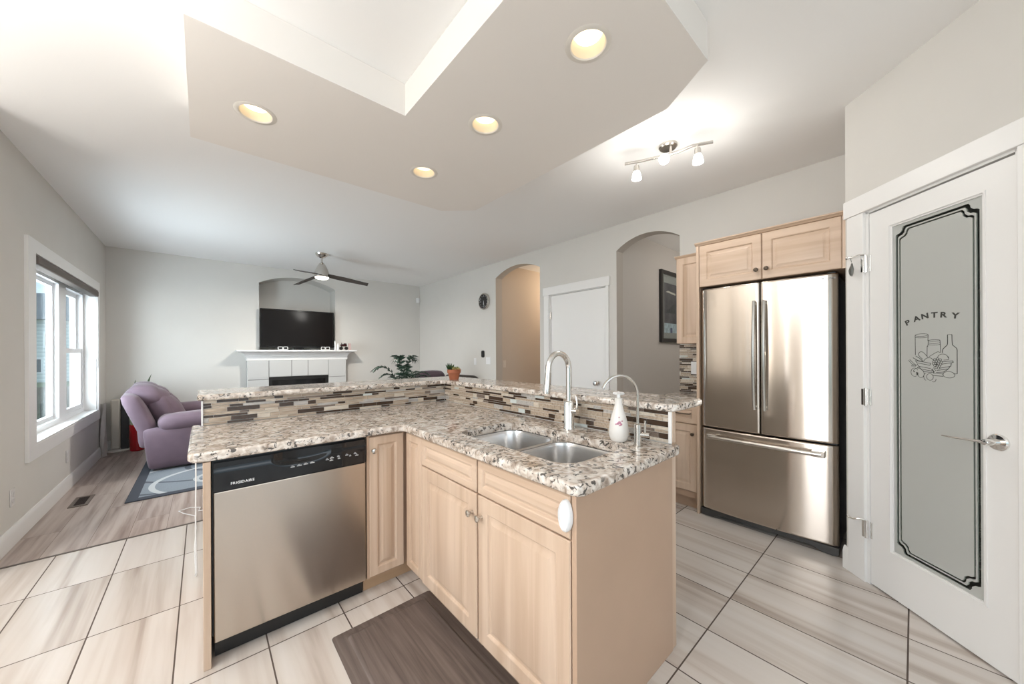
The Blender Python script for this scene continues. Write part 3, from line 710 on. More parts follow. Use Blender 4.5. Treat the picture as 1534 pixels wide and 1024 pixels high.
# ---- half wall behind the counters, end strips, mosaic
hw = MB(); hw.plate([(.0, 2.575), (1.515, 2.575), (1.515, .700), (1.540, .700), (1.540, 2.69), (.0, 2.69)], [], 0, 1.012)
struct(hw.build('wall_half', PAINT, base=ORI), 'low wall behind the island counters carrying the raised bar', 'wall')
m = MB(); m.box(1.4985, 1.540, .682, .6985, 0, ZU - .001, bev=.002); m.box(1.5125, 1.540, .682, .6985, ZT + .002, 1.012, bev=.002)
struct(m.build('trim_1', MAPLE, base=ORI), 'maple strip on the end of the low wall by the refrigerator', 'trim')
m = MB(); m.box(1.506, 1.512, .685, .6985, ZT + .001, 1.012); m.box(-.008, -.0005, 2.562, 2.69, ZT + .001, 1.012)
struct(m.build('trim_2', TRIM, base=ORI), 'white edge trim at the ends of the mosaic', 'trim')
def mosaic(name, f, length, height, seed, rows, parent_label):
    R = random.Random(seed); m = MB(); m.box(0, length, 0, height, 0, .004, 0, f=f)
    v = .0015; k = 0
    while v < height - .006:
        h = min(rows[k % len(rows)], height - v - .0012); k += 1
        u = -R.random() * .08
        while u < length:
            w = R.choice([.045, .06, .075, .095, .12, .15]); a, b = max(u, .0012), min(u + w, length - .0012)
            if b - a > .008:
                mi = R.choices([1, 2, 3, 4, 5, 6], [42, 26, 9, 4, 12, 7])[0]
                m.box(a, b, v, v + h, .002, .0075 if mi in (2, 4) else .0068, mi, f=f)
            u += w + .0022
        v += h + .0022
    o = m.build(name, MOSAIC, smooth=0); return struct(o, parent_label, 'wall')
def stone(name, a, b, sc=(12, 90, 90)):
    mm, N, L, bb = newmat(name); tc = N.new('ShaderNodeTexCoord'); n = N.new('ShaderNodeTexNoise'); mp = N.new('ShaderNodeMapping'); mp.inputs['Scale'].default_value = sc
    n.inputs['Scale'].default_value = 1; n.inputs['Detail'].default_value = 4
    r = N.new('ShaderNodeValToRGB'); r.color_ramp.elements[0].position = .3; r.color_ramp.elements[1].position = .7; r.color_ramp.elements[0].color = (*a, 1); r.color_ramp.elements[1].color = (*b, 1)
    L.new(tc.outputs['Object'], mp.inputs[0]); L.new(mp.outputs[0], n.inputs['Vector']); L.new(n.outputs['Fac'], r.inputs['Fac']); L.new(r.outputs['Color'], bb.inputs['Base Color']); bb.inputs['Roughness'].default_value = .3
    return mm
MOSAIC = [simple('grout', (.70, .67, .62), .85), stone('taupe_stone', (.31, .235, .17), (.50, .41, .32)), simple('brown_glass', (.05, .028, .016), .22),
          stone('grey_stone', (.30, .28, .26), (.52, .49, .46)), simple('pale_glass', (.58, .62, .60), .08), stone('cream_stone', (.50, .42, .33), (.66, .59, .50)), stone('dark_stone', (.08, .06, .05), (.25, .19, .15))]
ROWS = [.012, .023, .0115, .0115, .023, .012, .0115, .023]
mosaic('wall_mosaic', frame_map((0, 2.575, ZT + .001), (1, 0, 0), (0, 0, 1), (0, -1, 0)), 1.507, .136, 3, ROWS, 'brown and beige glass mosaic behind the dishwasher counter')
mosaic('wall_mosaic', frame_map((1.515, .699, ZT + .001), (0, 1, 0), (0, 0, 1), (-1, 0, 0)), 1.868, .136, 11, ROWS, 'brown and beige glass mosaic behind the sink')

# ---- granite counter with the sink cut-out, bar top
def slab(name, outline, holes, z0, z1, label, cat, r=.010):
    m = MB(); bm = m.bm; n = len(outline)
    c = [Vector(p).to_2d() for p in outline]
    def inset(d):
        out = []
        area = sum(c[i].x * c[(i + 1) % n].y - c[(i + 1) % n].x * c[i].y for i in range(n)); sg = 1 if area > 0 else -1
        for i in range(n):
            a, b, e = c[i - 1], c[i], c[(i + 1) % n]
            n1 = Vector((-(b - a).y, (b - a).x)).normalized() * sg; n2 = Vector((-(e - b).y, (e - b).x)).normalized() * sg
            k = (n1 + n2); k = k / max(.3, k.length_squared / 2) ; out.append(b + k * d)
        return out
    H = (z1 - z0)
    prof = [(r, z0)] + [(r - r * math.sin(a), z0 + r - r * math.cos(a)) for a in (PI / 6, PI / 3, PI / 2)] + [(r - r * math.cos(a), z1 - r + r * math.sin(a)) for a in (0, PI / 6, PI / 3, PI / 2)]
    rings = [[bm.verts.new((*p, z)) for p in inset(d)] for d, z in prof]
    for a, b in zip(rings, rings[1:]):
        for i in range(n): j = (i + 1) % n; bm.faces.new((a[i], a[j], b[j], b[i]))
    T = []; Bt = []
    for lp in holes:
        A = [bm.verts.new((*p, z1)) for p in lp]; B_ = [bm.verts.new((*p, z0)) for p in lp]; k = len(lp)
        for i in range(k):
            j = (i + 1) % k; bm.faces.new((A[i], A[j], B_[j], B_[i])); T.append(bm.edges.get((A[i], A[j]))); Bt.append(bm.edges.get((B_[i], B_[j])))
    T += [bm.edges.get((rings[-1][i], rings[-1][(i + 1) % n])) for i in range(n)]; Bt += [bm.edges.get((rings[0][i], rings[0][(i + 1) % n])) for i in range(n)]
    for es in (T, Bt):
        for q in bmesh.ops.triangle_fill(bm, use_beauty=True, edges=es)['geom']:
            if isinstance(q, bmesh.types.BMFace): q[m.flat] = 1
    return tag(m.build(name, GRANITE, base=ORI, smooth=40), label, cat)
HX0, HX1, HY0, HY1 = .948, 1.338, .79, 1.51
slab('countertop', [(-.048, 1.915), (-.038, 1.885), (-.010, 1.868), (.80, 1.868), (.826, 1.855), (.829, 1.83), (.829, .685), (.835, .660), (.858, .648), (1.49, .648), (1.515, .655), (1.527, .672), (1.527, .680), (1.5025, .680), (1.5025, .6985), (1.5065, .70), (1.5065, 2.566), (-.0095, 2.566), (-.0095, 2.633), (-.048, 2.633)],
     [rrect(HX0, HX1, HY0, HY1, .09, 8)], ZU, ZT, 'L-shaped speckled beige granite countertop with the sink cut into it', 'countertop')
slab('bar_top', [(-.012, 2.545), (1.455, 2.545), (1.485, 2.515), (1.485, .70), (1.50, .672), (1.525, .662), (1.775, .662), (1.80, .675), (1.81, .70), (1.81, 2.90), (1.76, 2.95), (-.012, 2.95), (-.024, 2.93), (-.024, 2.565)], [],
     1.0135, 1.046, 'raised L-shaped granite bar top above the mosaic', 'countertop')

# ---- double-bowl sink, taps, soap
sk = thing('kitchen_sink', (1.143, 1.15, .62), 'stainless double-bowl sink set under the granite counter', 'sink')
m = MB(); m.plate(rrect(HX0 - .02, HX1 + .02, HY0 - .02, HY1 + .02, .10, 8), [rrect(HX0 + .004, HX1 - .004, HY0 + .004, 1.148, .085, 8), rrect(HX0 + .004, HX1 - .004, 1.172, HY1 - .004, .085, 8)], ZU - .006, ZU - .001); m.build('rim', SINK, sk)
def bowl(y0, y1, dep):
    m = MB(); rings = []
    for i, (ins, z) in enumerate([(0, ZU - .004), (.004, ZU - .02), (.010, ZU - dep + .05), (.016, ZU - dep + .022), (.034, ZU - dep + .006), (.065, ZU - dep), (.12, ZU - dep - .003)]):
        rings.append([(x, y, z) for x, y in rrect(HX0 + .004 + ins, HX1 - .004 - ins, y0 + ins, y1 - ins, max(.085 - ins * .35, .03), 8)])
    m.loops(rings, 0, False, True); o = m.build('bowl', SINK, sk, smooth=60)
    cx, cy = (HX0 + HX1) / 2, (y0 + y1) / 2
    m = MB(); m.lathe([(.045, 0), (.045, .003), (.036, .004), (.030, -.002), (.001, -.003)], (cx, cy, ZU - dep - .0025), 24); m.build('drain', CHROME, o)
bowl(HY0 + .004, 1.148, .20); bowl(1.172, HY1 - .004, .18)
fa = thing('kitchen_faucet', (1.425, 1.179, ZT), 'chrome gooseneck pull-down faucet behind the sink', 'faucet')
FX, FY = 1.425, 1.179
m = MB(); m.lathe([(.030, 0), (.030, .006), (.0265, .012), (.0265, .135), (.0225, .142), (.018, .145)], (FX, FY, ZT), 28); m.build('faucet_body', CHROME, fa)
R_ = .078
pts = [(FX, FY, ZT + .14), (FX, FY, 1.10), (FX, FY, 1.185)] + [(FX - R_ + R_ * math.cos(a), FY, 1.185 + R_ * 1.02 * math.sin(a)) for a in [PI * i / 14 for i in range(1, 14)]] + [(FX - 2 * R_ - .002, FY, 1.16)]
m = MB(); m.tube(pts, .0145, 14); m.build('spout', CHROME, fa)
m = MB(); m.tube([(FX - 2 * R_ - .001, FY, 1.17), (FX - 2 * R_ - .006, FY, 1.12), (FX - 2 * R_ - .012, FY, 1.08), (FX - 2 * R_ - .014, FY, 1.068)], [.0155, .0165, .0185, .017], 16); m.build('spray_head', NICKEL, fa)
m = MB(); m.cyl((FX, FY, .968), (FX + .005, FY - .052, .968), .016, seg=16); m.tube([(FX + .004, FY - .046, .975), (FX + .006, FY - .048, 1.01), (FX + .012, FY - .036, 1.045)], [.009, .0075, .006], 10, flat=.7); m.build('faucet_lever', CHROME, fa)
TX, TY = 1.366, .762
ft = thing('filter_tap', (TX, TY, ZT), 'slim brushed drinking-water tap near the counter end', 'faucet')
m = MB(); m.lathe([(.021, 0), (.021, .004), (.0145, .006), (.0145, .092), (.010, .096)], (TX, TY, ZT), 22); m.build('tap_body', NICKEL, ft)
dv = Vector((-.70, .36, 0)).normalized()
R2 = .083
pts = [(TX, TY, ZT + .08), (TX, TY, 1.08)] + [tuple(Vector((TX, TY, 1.09)) + dv * (R2 - R2 * math.cos(a)) + Vector((0, 0, R2 * math.sin(a)))) for a in [PI * i / 16 for i in range(0, 15)]]
m = MB(); m.tube(pts, .0058, 10); m.build('spout', NICKEL, ft)
m = MB(); m.cyl((TX, TY, .925), (TX + .018, TY - .040, .925), .0105, seg=16); m.cyl((TX + .012, TY - .026, .93), (TX + .012, TY - .026, .985), .0045, seg=10); m.build('tap_lever', NICKEL, ft)
so = thing('soap_dispenser', (1.392, .868, ZT), 'white pump soap bottle with pink flowers beside the drinking-water tap', 'soap bottle')
PORC = simple('porcelain', (.80, .77, .73), .22)
m = MB(); m.lathe([(.030, 0), (.035, .004), (.042, .025), (.043, .05), (.039, .08), (.030, .115), (.022, .140), (.017, .16), (.0155, .178), (.017, .182), (.017, .190), (.006, .192)], (1.392, .868, ZT), 28); bt = m.build('bottle', PORC, so, smooth=60)
m = MB(); m.cyl((1.392, .868, 1.06), (1.392, .868, 1.082), .008, seg=14); m.lathe([(.010, 0), (.024, .004), (.026, .009), (.022, .013), (.001, .014)], (1.392, .868, 1.078), 24); m.tube([(1.392, .868, 1.086), (1.372, .856, 1.087), (1.352, .842, 1.083)], [.009, .008, .006], 10); m.build('pump', WHITEPL, so)
m = MB(); d0 = Vector((-1.392, -.868, 0)).normalized(); sd = Vector((-d0.y, d0.x, 0))
for k, (a, z, r) in enumerate([(-.1, .083, .006), (.08, .088, .0065), (.25, .080, .006), (.12, .076, .004), (-.3, .080, .004), (.4, .094, .0035), (.05, .11, .003)]):
    rr = .0345 if z > .07 else .037
    n_ = (d0 * math.cos(a) + sd * math.sin(a)); rr = .0432 - max(0, z - .05) * .135
    m.lathe([(r, 0), (r * .7, .0012), (.0005, .0016)], tuple(Vector((1.392, .868, ZT + z)) + n_ * (rr - .0004)), 9, axis=n_)
m.build('flower_decor', simple('pink_print', (.50, .22, .30), .4), bt)
m = MB(); m.tube([(1.4915, 1.297, .998), (1.4975, 1.245, .998)], .012, 8, flat=.6)

# ---- cable hanging under the counter end
cbm = MB()
cbm.box(-.040, -.004, 2.585, 2.62, ZU - .022, ZU - .001)
cbm.tube([(-.032, 2.60, ZU - .01), (-.031, 2.605, .6), (-.033, 2.60, .3), (-.03, 2.62, .06), (-.034, 2.70, .006), (-.045, 3.1, .004), (-.04, 3.45, .004), (-.05, 3.7, .008), (-.12, 3.82, .008), (-.15, 3.9, .008), (-.08, 3.93, .008), (-.02, 3.88, .008), (-.03, 3.80, .008), (.05, 3.78, .008), (.15, 3.80, .006)], .0032, 6)
tag(cbm.build('power_cord', WHITEPL), 'thin white cord hanging under the counter end to the floor', 'cord')

# ---- floor mat
MAT = wood('mat_vinyl', (.095, .072, .062), (.175, .137, .121), 'Y', 2.2, .5, (.3, .7))
m = MB()
def rr3(i, z): return [(x, y, z) for x, y in rrect(.425 + i, .905 - i, .55 + i, 1.712 - i, .014, 4)]
m.loops([rr3(0, .001), rr3(0, .003), rr3(.052, .0115), rr3(.056, .0165), rr3(.064, .0185)])
tag(m.build('kitchen_mat', MAT), 'dark brown cushioned floor mat in front of the sink cabinet', 'mat')

# ------------------------------------------------------------------ refrigerator wall
fr = thing('refrigerator', (3.2, .70, 0), 'stainless french-door refrigerator with bottom freezer drawer', 'refrigerator')
RY0, RY1, RX = .306, 1.100, 2.905
m = MB(); m.box(2.975, 3.49, RY0 + .004, RY1 - .004, .03, 1.748, bev=.006); m.build('case', BLACK, fr)
yc = (RY0 + RY1) / 2; hwd = (RY1 - RY0) / 2
def front_x(y): u = (y - yc) / hwd; return RX + .022 * u * u
def steel_front(name, y0, y1, z0, z1, edge0, edge1, mat):
    m = MB(); n = 26; rings = []
    ys = [y0 + (y1 - y0) * (.5 - .5 * math.cos(PI * i / n)) for i in range(n + 1)]
    def row(ins, xo):
        pts = []
        for y in ys:
            x = front_x(y) + xo
            d = min((y - y0) / edge0, 1), min((y1 - y) / edge1, 1)
            for t, e in ((d[0], edge0), (d[1], edge1)): x += e * .8 * (1 - math.sqrt(max(0, 1 - (1 - t) ** 2)))
            pts.append((x, y))
        return pts
    P = row(0, 0)
    bm = m.bm
    zz = [(z0, .006), (z0 + .004, .0015), (z0 + .010, 0), (z0 + .013, 0), (z0 + .018, 0)] + [(z0 + (z1 - z0) * k / 6, 0) for k in range(1, 6)] + [(z1 - .018, 0), (z1 - .013, 0), (z1 - .010, 0), (z1 - .004, .0015), (z1, .006)]
    V = [[bm.verts.new((x + o, y, z)) for x, y in P] for z, o in zz]
    for a, b in zip(V, V[1:]):
        for i in range(n): bm.faces.new((a[i], a[i + 1], b[i + 1], b[i]))
    Bk = [[bm.verts.new((2.968, y, z)) for y in (y0, y1)] for z in (z0, z1)]
    bm.faces.new([*V[0], Bk[0][1], Bk[0][0]]); bm.faces.new([*V[-1], Bk[1][1], Bk[1][0]])
    bm.faces.new([v[0] for v in V] + [Bk[1][0], Bk[0][0]]); bm.faces.new([v[-1] for v in V] + [Bk[1][1], Bk[0][1]])
    return m.build(name, mat, fr, smooth=50)
dl = steel_front('door', yc + .003, RY1, .695, 1.752, .010, .035, STEEL)
dr_ = steel_front('door', RY0, yc - .003, .695, 1.752, .035, .010, STEEL)
fz = steel_front('freezer_drawer', RY0, RY1, .062, .683, .035, .035, STEEL)
def vhandle(y, par):
    m = MB(); x0 = front_x(y) - .002
    pts = [(x0 - .020 - .026 * math.sin(PI * i / 14), y, .865 + .755 * i / 14) for i in range(15)]
    m.tube(pts, .0125, 12, flat=.8, up=(0, 1, 0))
    for z in (.885, 1.60): m.cyl((x0 + .006, y, z), (x0 - .028, y, z), .009, seg=10)
    m.build('handle', NICKEL, par)
vhandle(yc + .030, dl); vhandle(yc - .030, dr_)
m = MB(); pts = [(front_x(y) - .034 - .004, y, .626) for y in [RY0 + .075 + (RY1 - RY0 - .15) * i / 16 for i in range(17)]]
m.tube(pts, .0125, 12, flat=1.2)
for y in (RY0 + .09, RY1 - .09): m.box(front_x(y) - .046, front_x(y) + .004, y - .034, y + .034, .608, .646, bev=.004)
m.build('handle', NICKEL, fz)
m = MB(); m.plate([(RY0, .045), (RY0, .012), (RY0 + .03, .003), (RY0 + .08, .006), (RY0 + .13, .028), (RY1 - .13, .028), (RY1 - .08, .006), (RY1 - .03, .003), (RY1, .012), (RY1, .056), (RY0, .056)], [], 0, .055, lambda u, v, w: (2.985 - w, u, v))
m.build('base_grille', simple('dark_grey_plastic', (.05, .048, .046), .35), fr)
m = MB(); letters(m, 'SAMSUNG', .017, lambda u, v, w: (front_x(.40 - u) - .0006 - w, .405 - u, 1.716 + v), bold=1.2, gap=.05); m.build('brand_lettering', simple('logo_grey', (.16, .16, .16), .3, .5), dr_)
for y in (RY0 + .03, RY1 - .03):
    m = MB(); m.box(2.94, 3.02, y - .02, y + .02, 1.753, 1.762, bev=.003); m.build('hinge_cover', BLACK, fr)

XC = 2.915
oc = thing('fridge_top_cabinet', (3.2, .70, 1.77), 'maple wall cabinet with two doors above the refrigerator', 'cabinet')
m = MB(); m.box(XC + .02, XR - .002, .268, 1.106, 1.772, 2.098); m.build('carcass', MAPLE_SIDE, oc)
fO = lambda y0: frame_map((XC + .0195, y0, 1.772), (0, 1, 0), (0, 0, 1), (-1, 0, 0))
o = raised_panel('door', fO(.696), .408, .318, .019, .055, MAPLE_X, oc); knob((XC, .724, 1.838), (-1, 0, 0), o, BRONZE)
o = raised_panel('door', fO(.286), .406, .318, .019, .055, MAPLE_X, oc); knob((XC, .664, 1.838), (-1, 0, 0), o, BRONZE)
m = MB(); m.box(XC + .004, XC + .024, .268, .284, 1.772, 2.092); m.build('filler_strip', MAPLE, oc)
def crown(p0, p1, z, parent, out):
    m = MB(); prof = [(0, 0), (.006, .002), (.010, .010), (.020, .016), (.022, .024), (0, .026)]
    n = Vector((*out, 0)); m.loops([[Vector((*p, z)) + n * a + Vector((0, 0, b)) for a, b in prof] for p in (p0, p1)]); return m.build('crown_molding', MAPLE_X, parent)
crown((XC + .01, .268), (XC + .01, 1.135), 2.094, oc, (-1, 0)); 
m = MB(); m.box(XC + .005, XR - .002, 1.108, 1.128, 0, 2.094, bev=.0015)
tag(m.build('fridge_side_panel', MAPLE), 'tall maple panel standing left of the refrigerator', 'cabinet panel')
uc = thing('wall_cabinet', (3.36, 1.28, 1.337), 'narrow maple wall cabinet above the small mosaic, left of the refrigerator', 'cabinet')
m = MB(); m.box(3.205, XR - .002, 1.130, 1.400, 1.340, 2.098); m.build('carcass', MAPLE_SIDE, uc)
raised_panel('door', frame_map((3.2045, 1.132, 1.342), (0, 1, 0), (0, 0, 1), (-1, 0, 0)), .267, .752, .019, .058, MAPLE, uc)
crown((3.20, 1.130), (3.20, 1.412), 2.094, uc, (-1, 0))
lc = thing('base_cabinet', (3.2, 1.32, 0), 'maple base cabinet with one drawer and door, left of the refrigerator', 'cabinet')
m = MB(); m.box(XC + .045, XR - .002, 1.130, 1.500, .095, .842); m.build('carcass', MAPLE_SIDE, lc)
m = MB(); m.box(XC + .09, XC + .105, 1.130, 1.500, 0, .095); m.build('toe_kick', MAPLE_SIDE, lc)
fB = lambda z0: frame_map((XC + .0445, 1.132, z0), (0, 1, 0), (0, 0, 1), (-1, 0, 0))
o = raised_panel('drawer_front', fB(.692), .366, .148, .019, .04, MAPLE_X, lc, .024)
m = MB(); m.tube([(XC + .024, 1.18, .772), (XC + .005, 1.185, .772), (XC - .003, 1.22, .772), (XC - .003, 1.26, .772), (XC + .005, 1.295, .772), (XC + .024, 1.30, .772)], .005, 8); m.build('bar_pull', BRONZE, o)
o = raised_panel('door', fB(.150), .366, .536, .019, .058, MAPLE, lc); knob((XC + .026, 1.163, .612), (-1, 0, 0), o, BRONZE)
m = MB(); m.box(XC + .02, XR - .002, 1.129, 1.515, .845, .88, bev=.006, seg=2); tag(m.build('side_countertop', GRANITE), 'short granite counter on the base cabinet, mostly behind the bar', 'countertop')
mosaic('wall_mosaic', frame_map((XR - .001, 1.131, .881), (0, 1, 0), (0, 0, 1), (-1, 0, 0)), .384, .455, 5, [.012, .012, .0235, .0115], 'small grey mosaic between the base and wall cabinets')
def wall_plate(name, loc, n, w, h, label, cat, kind, mat=None, group=None):
    """cover plate at loc on a wall whose outward normal is n; kind: rocker2, rocker, outlet"""
    n = Vector(n); U = Vector((0, 0, 1)).cross(n); f = frame_map(loc, U, (0, 0, 1), n)
    t = thing(name, loc, label, cat, group)
    m = MB(); m.box(-w / 2, w / 2, -h / 2, h / 2, .0003, .006, bev=.002, f=f); m.build('cover_plate', mat or WHITEPL, t)
    if kind == 'outlet':
        for s in (-1, 1):
            m = MB(); m.box(-.016, .016, s * .020 - .014, s * .020 + .014, .005, .008, bev=.0015, f=f); q = m.build('receptacle', mat or WHITEPL, t)
    else:
        k = 2 if kind == 'rocker2' else 1
        for i in range(k):
            cx = (i - (k - 1) / 2) * .046
            m = MB(); m.box(cx - .016, cx + .016, -.033, .033, .005, .009, bev=.002, f=f); m.build('rocker', mat or WHITEPL, t)
wall_plate('light_switch', (XR - .0095, 1.345, 1.115), (-1, 0, 0), .118, .118, 'white double switch plate on the small mosaic beside the refrigerator', 'switch', 'rocker2')
wall_plate('light_switch', (XR, 4.97, 1.12), (-1, 0, 0), .07, .115, 'white switch farther left of the thermostat, low on the right wall', 'switch', 'rocker')
wall_plate('light_switch', (XR, 4.60, 1.137), (-1, 0, 0), .118, .115, 'white double switch just left of the beige arch, below the thermostat', 'switch', 'rocker2')
wall_plate('light_switch', (3.70, A1[1] + .012, 1.083), (0, -1, 0), .07, .115, 'switch on the beige hall wall inside the left arch', 'switch', 'rocker', simple('almond', (.66, .60, .53), .4))
wall_plate('wall_outlet', (XL, 3.975, .318), (1, 0, 0), .07, .115, 'wall outlet near the left edge of the photo, under the window', 'outlet', 'outlet', simple('outlet_white', (.70, .68, .67), .4))
wall_plate('wall_outlet', (XL, 5.244, .316), (1, 0, 0), .07, .115, 'wall outlet farther back, under the middle of the window', 'outlet', 'outlet', simple('outlet_white', (.70, .68, .67), .4))

# ------------------------------------------------------------------ fireplace, mantel, television
LAM = math.radians
fp = thing('fireplace', (1.25, 6.92, 0), 'white-tiled fireplace with a dark firebox on the far wall under the mantel', 'fireplace')
YS = 6.90
m = MB(); m.plate([(.527, 0), (1.975, 0), (1.975, 1.16), (.527, 1.16)], [[(.806, .18), (1.686, .18), (1.686, .886), (.806, .886)]], 0, YF - YS - .006, lambda u, v, w: (u, YF - w, v))
GROUT = simple('tile_grout', (.22, .21, .20), .9)
m.build('surround', GROUT, fp)
WT = simple('white_tile', (.55, .55, .54), .22)
m = MB(); g = .004
vx = [.527, .806, 1.122, 1.364, 1.686, 1.975]
for a, b in zip(vx, vx[1:]): m.box(a + g, b - g, YS - .006, YS + .012, .886 + g, 1.158, bev=.002)
for z0, z1 in ((.004, .28), (.28, .57), (.57, .852), (.852, .886)):
    for a, b in ((.527, .806), (1.686, 1.975)): m.box(a + g, b - g, YS - .006, YS + .012, z0 + g, z1 - g if z1 < .88 else z1 + g, bev=.001)
m.box(.806 + g, 1.686 - g, YS - .006, YS + .012, .006, .18 - g, bev=.002)
m.box(.523, .527 + g, YS - .006, YF - .002, .004, 1.158); m.box(1.975 - g, 1.979, YS - .006, YF - .002, .004, 1.158)
m.build('tiles', WT, fp)
m = MB(); m.plate([(.808, .182), (1.684, .182), (1.684, .884), (.808, .884)], [[(.85, .22), (1.642, .22), (1.642, .83), (.85, .83)]], 0, .02, lambda u, v, w: (u, YS + .02 - w, v)); m.build('firebox_frame', BLACK, fp)
m = MB(); m.box(.85, 1.642, YS + .012, YS + .016, .22, .83); m.build('glass_front', BLACKG, fp)
mt = thing('mantel_shelf', (1.25, 6.9, 1.16), 'white crown-profile mantel shelf over the fireplace', 'mantel')
prof = [(.10, 0), (.135, .0), (.135, .060), (.142, .066), (.142, .078), (.150, .090), (.166, .110), (.190, .126), (.215, .134), (.225, .136), (.225, .144), (.265, .147), (.265, .168), (.10, .168)]
def mring(o, z):
    e = o - .135
    return [(.515 - e, YF - .001, 1.160 + z), (.515 - e, YF - o, 1.160 + z), (2.005 + e, YF - o, 1.160 + z), (2.005 + e, YF - .001, 1.160 + z)]
m = MB(); m.loops([mring(o, z) for o, z in prof[1:-1]]); m.build('shelf_molding', TRIM, mt, smooth=25)
ZM = 1.3285
tv = thing('television', (1.24, 6.93, ZM), 'large black flat-screen television standing on the mantel in the niche', 'television')
ft_ = lambda u, v, w: (u, 6.945 - w + (u - 1.24) * .0, v)
m = MB(); m.plate(rrect(.69, 1.79, 1.368, 2.005, .012, 3), [], -.035, -.004, ft_); m.box(.95, 1.53, 6.975, 7.03, 1.42, 1.85); m.build('back_shell', BLACK, tv)
m = MB(); m.plate(rrect(.69, 1.79, 1.368, 2.005, .012, 3), [rrect(.712, 1.768, 1.398, 1.983, .004, 2)], -.004, .006, ft_); m.build('bezel', BLACKG, tv)
m = MB(); m.box(.711, 1.769, 6.942, 6.947, 1.397, 1.984); m.build('screen', simple('tv_screen', (.008, .007, .007), .12, spec=.25), tv)
m = MB(); m.box(1.17, 1.31, 6.94, 7.0, 1.345, 1.40); m.plate(rrect(1.08, 1.41, 6.86, 7.02, .05, 5), [], ZM, ZM + .014); m.build('stand', BLACKG, tv)
# small things on the mantel
def goggles(x, y, label):
    t = thing('eyeglasses', (x, y, ZM), label, 'glasses', None)
    m = MB()
    for s in (-1, 1):
        cx = x + s * .036
        m.plate(rrect(cx - .034, cx + .034, ZM + .002, ZM + .054, .010, 3), [rrect(cx - .025, cx + .025, ZM + .010, ZM + .046, .007, 3)], 0, .006, lambda u, v, w: (u, y - w, v))
    m.build('frame', simple('pale_rim', (.75, .75, .74), .3), t)
    m = MB()
    for s in (-1, 1):
        cx = x + s * .036; m.box(cx - .027, cx + .027, y - .004, y - .002, ZM + .008, ZM + .048)
    m.build('lens', BLACKG, t)
    for s in (-1, 1):
        m = MB(); m.tube([(x + s * .070, y, ZM + .045), (x + s * .069, y + .06, ZM + .042), (x + s * .066, y + .09, ZM + .006)], .004, 6); m.build('temple', BLACK, t)
goggles(.985, 6.80, 'dark glasses with pale rims on the left half of the mantel before the television')
goggles(1.615, 6.80, 'dark glasses with pale rims on the right half of the mantel before the television')
m = MB(); m.lathe([(.014, 0), (.014, .02), (.010, .03), (.010, .15), (.004, .155), (.002, .17)], (1.772, 6.80, ZM), 14); tag(m.build('candle', WHITEPL), 'tall thin white candle on the mantel at the right end of the television', 'candle')
m = MB(); m.lathe([(.020, 0), (.021, .01), (.021, .08), (.010, .095), (.010, .115), (.001, .118)], (1.822, 6.81, ZM), 14); tag(m.build('small_bottle', WHITEPL), 'short white bottle on the mantel between the thin candle and the dark toy motorcycle', 'bottle')
tm = thing('toy_motorcycle', (1.915, 6.80, ZM), 'small dark toy motorcycle ornament on the right part of the mantel', 'ornament')
m = MB(); m.rbox((1.915, 6.80, ZM + .085), (.055, .018, .022), .014, 4); m.rbox((1.94, 6.80, ZM + .105), (.025, .016, .015), .01, 4); m.tube([(1.875, 6.80, ZM + .03), (1.885, 6.80, ZM + .09), (1.88, 6.80, ZM + .13)], .006, 6); m.tube([(1.88, 6.77, ZM + .125), (1.88, 6.83, ZM + .125)], .004, 6); m.build('body', simple('dark_red_black', (.03, .008, .008), .25), tm)
for dx in (-.042, .045):
    m = MB(); m.lathe([(.020, -.008), (.031, -.008), (.031, .008), (.020, .008), (.020, -.008)], (1.915 + dx, 6.80, ZM + .031), 18, axis=(0, 1, 0), cap0=False, cap1=False); m.cyl((1.915 + dx, 6.795, ZM + .031), (1.915 + dx, 6.805, ZM + .031), .021, seg=12); m.build('wheel', BLACK, tm)
m = MB(); m.box(2.00, 2.045, 6.80, 6.815, ZM, ZM + .12, f=lambda x, y, z: (x, y + (z - ZM) * .15, z)); tag(m.build('greeting_card', simple('pink_card', (.52, .38, .36), .6)), 'pinkish card standing at the right end of the mantel', 'card')

# ------------------------------------------------------------------ ceiling fan
cf = thing('ceiling_fan', (1.291, 5.61, 2.33), 'brushed-nickel ceiling fan with three dark blades and a lit lamp', 'ceiling fan')
FXc, FYc = 1.291, 5.61
m = MB(); m.lathe([(.085, 0), (.080, -.012), (.060, -.038), (.030, -.056), (.012, -.060)], (FXc, FYc, ZC - .001), 28); m.build('canopy', NICKEL, cf)
m = MB(); m.cyl((FXc, FYc, 2.645), (FXc, FYc, 2.55), .012, seg=14); m.build('down_rod', NICKEL, cf)
m = MB(); m.lathe([(.014, 0), (.030, -.012), (.052, -.045), (.075, -.095), (.092, -.145), (.097, -.165), (.097, -.205), (.090, -.212), (.001, -.213)], (FXc, FYc, 2.575), 32); m.build('motor_housing', NICKEL, cf)
m = MB(); m.lathe([(.088, .0), (.085, -.012), (.070, -.022), (.040, -.028), (.001, -.030)], (FXc, FYc, 2.362), 28); m.build('lamp_shade', simple('fan_lens', (.9, .88, .84), .4, emit=(1, .95, .88), es=5), cf)
BLADE = wood('blade_wood', (.020, .013, .010), (.045, .030, .022), 'X', .5, .4)
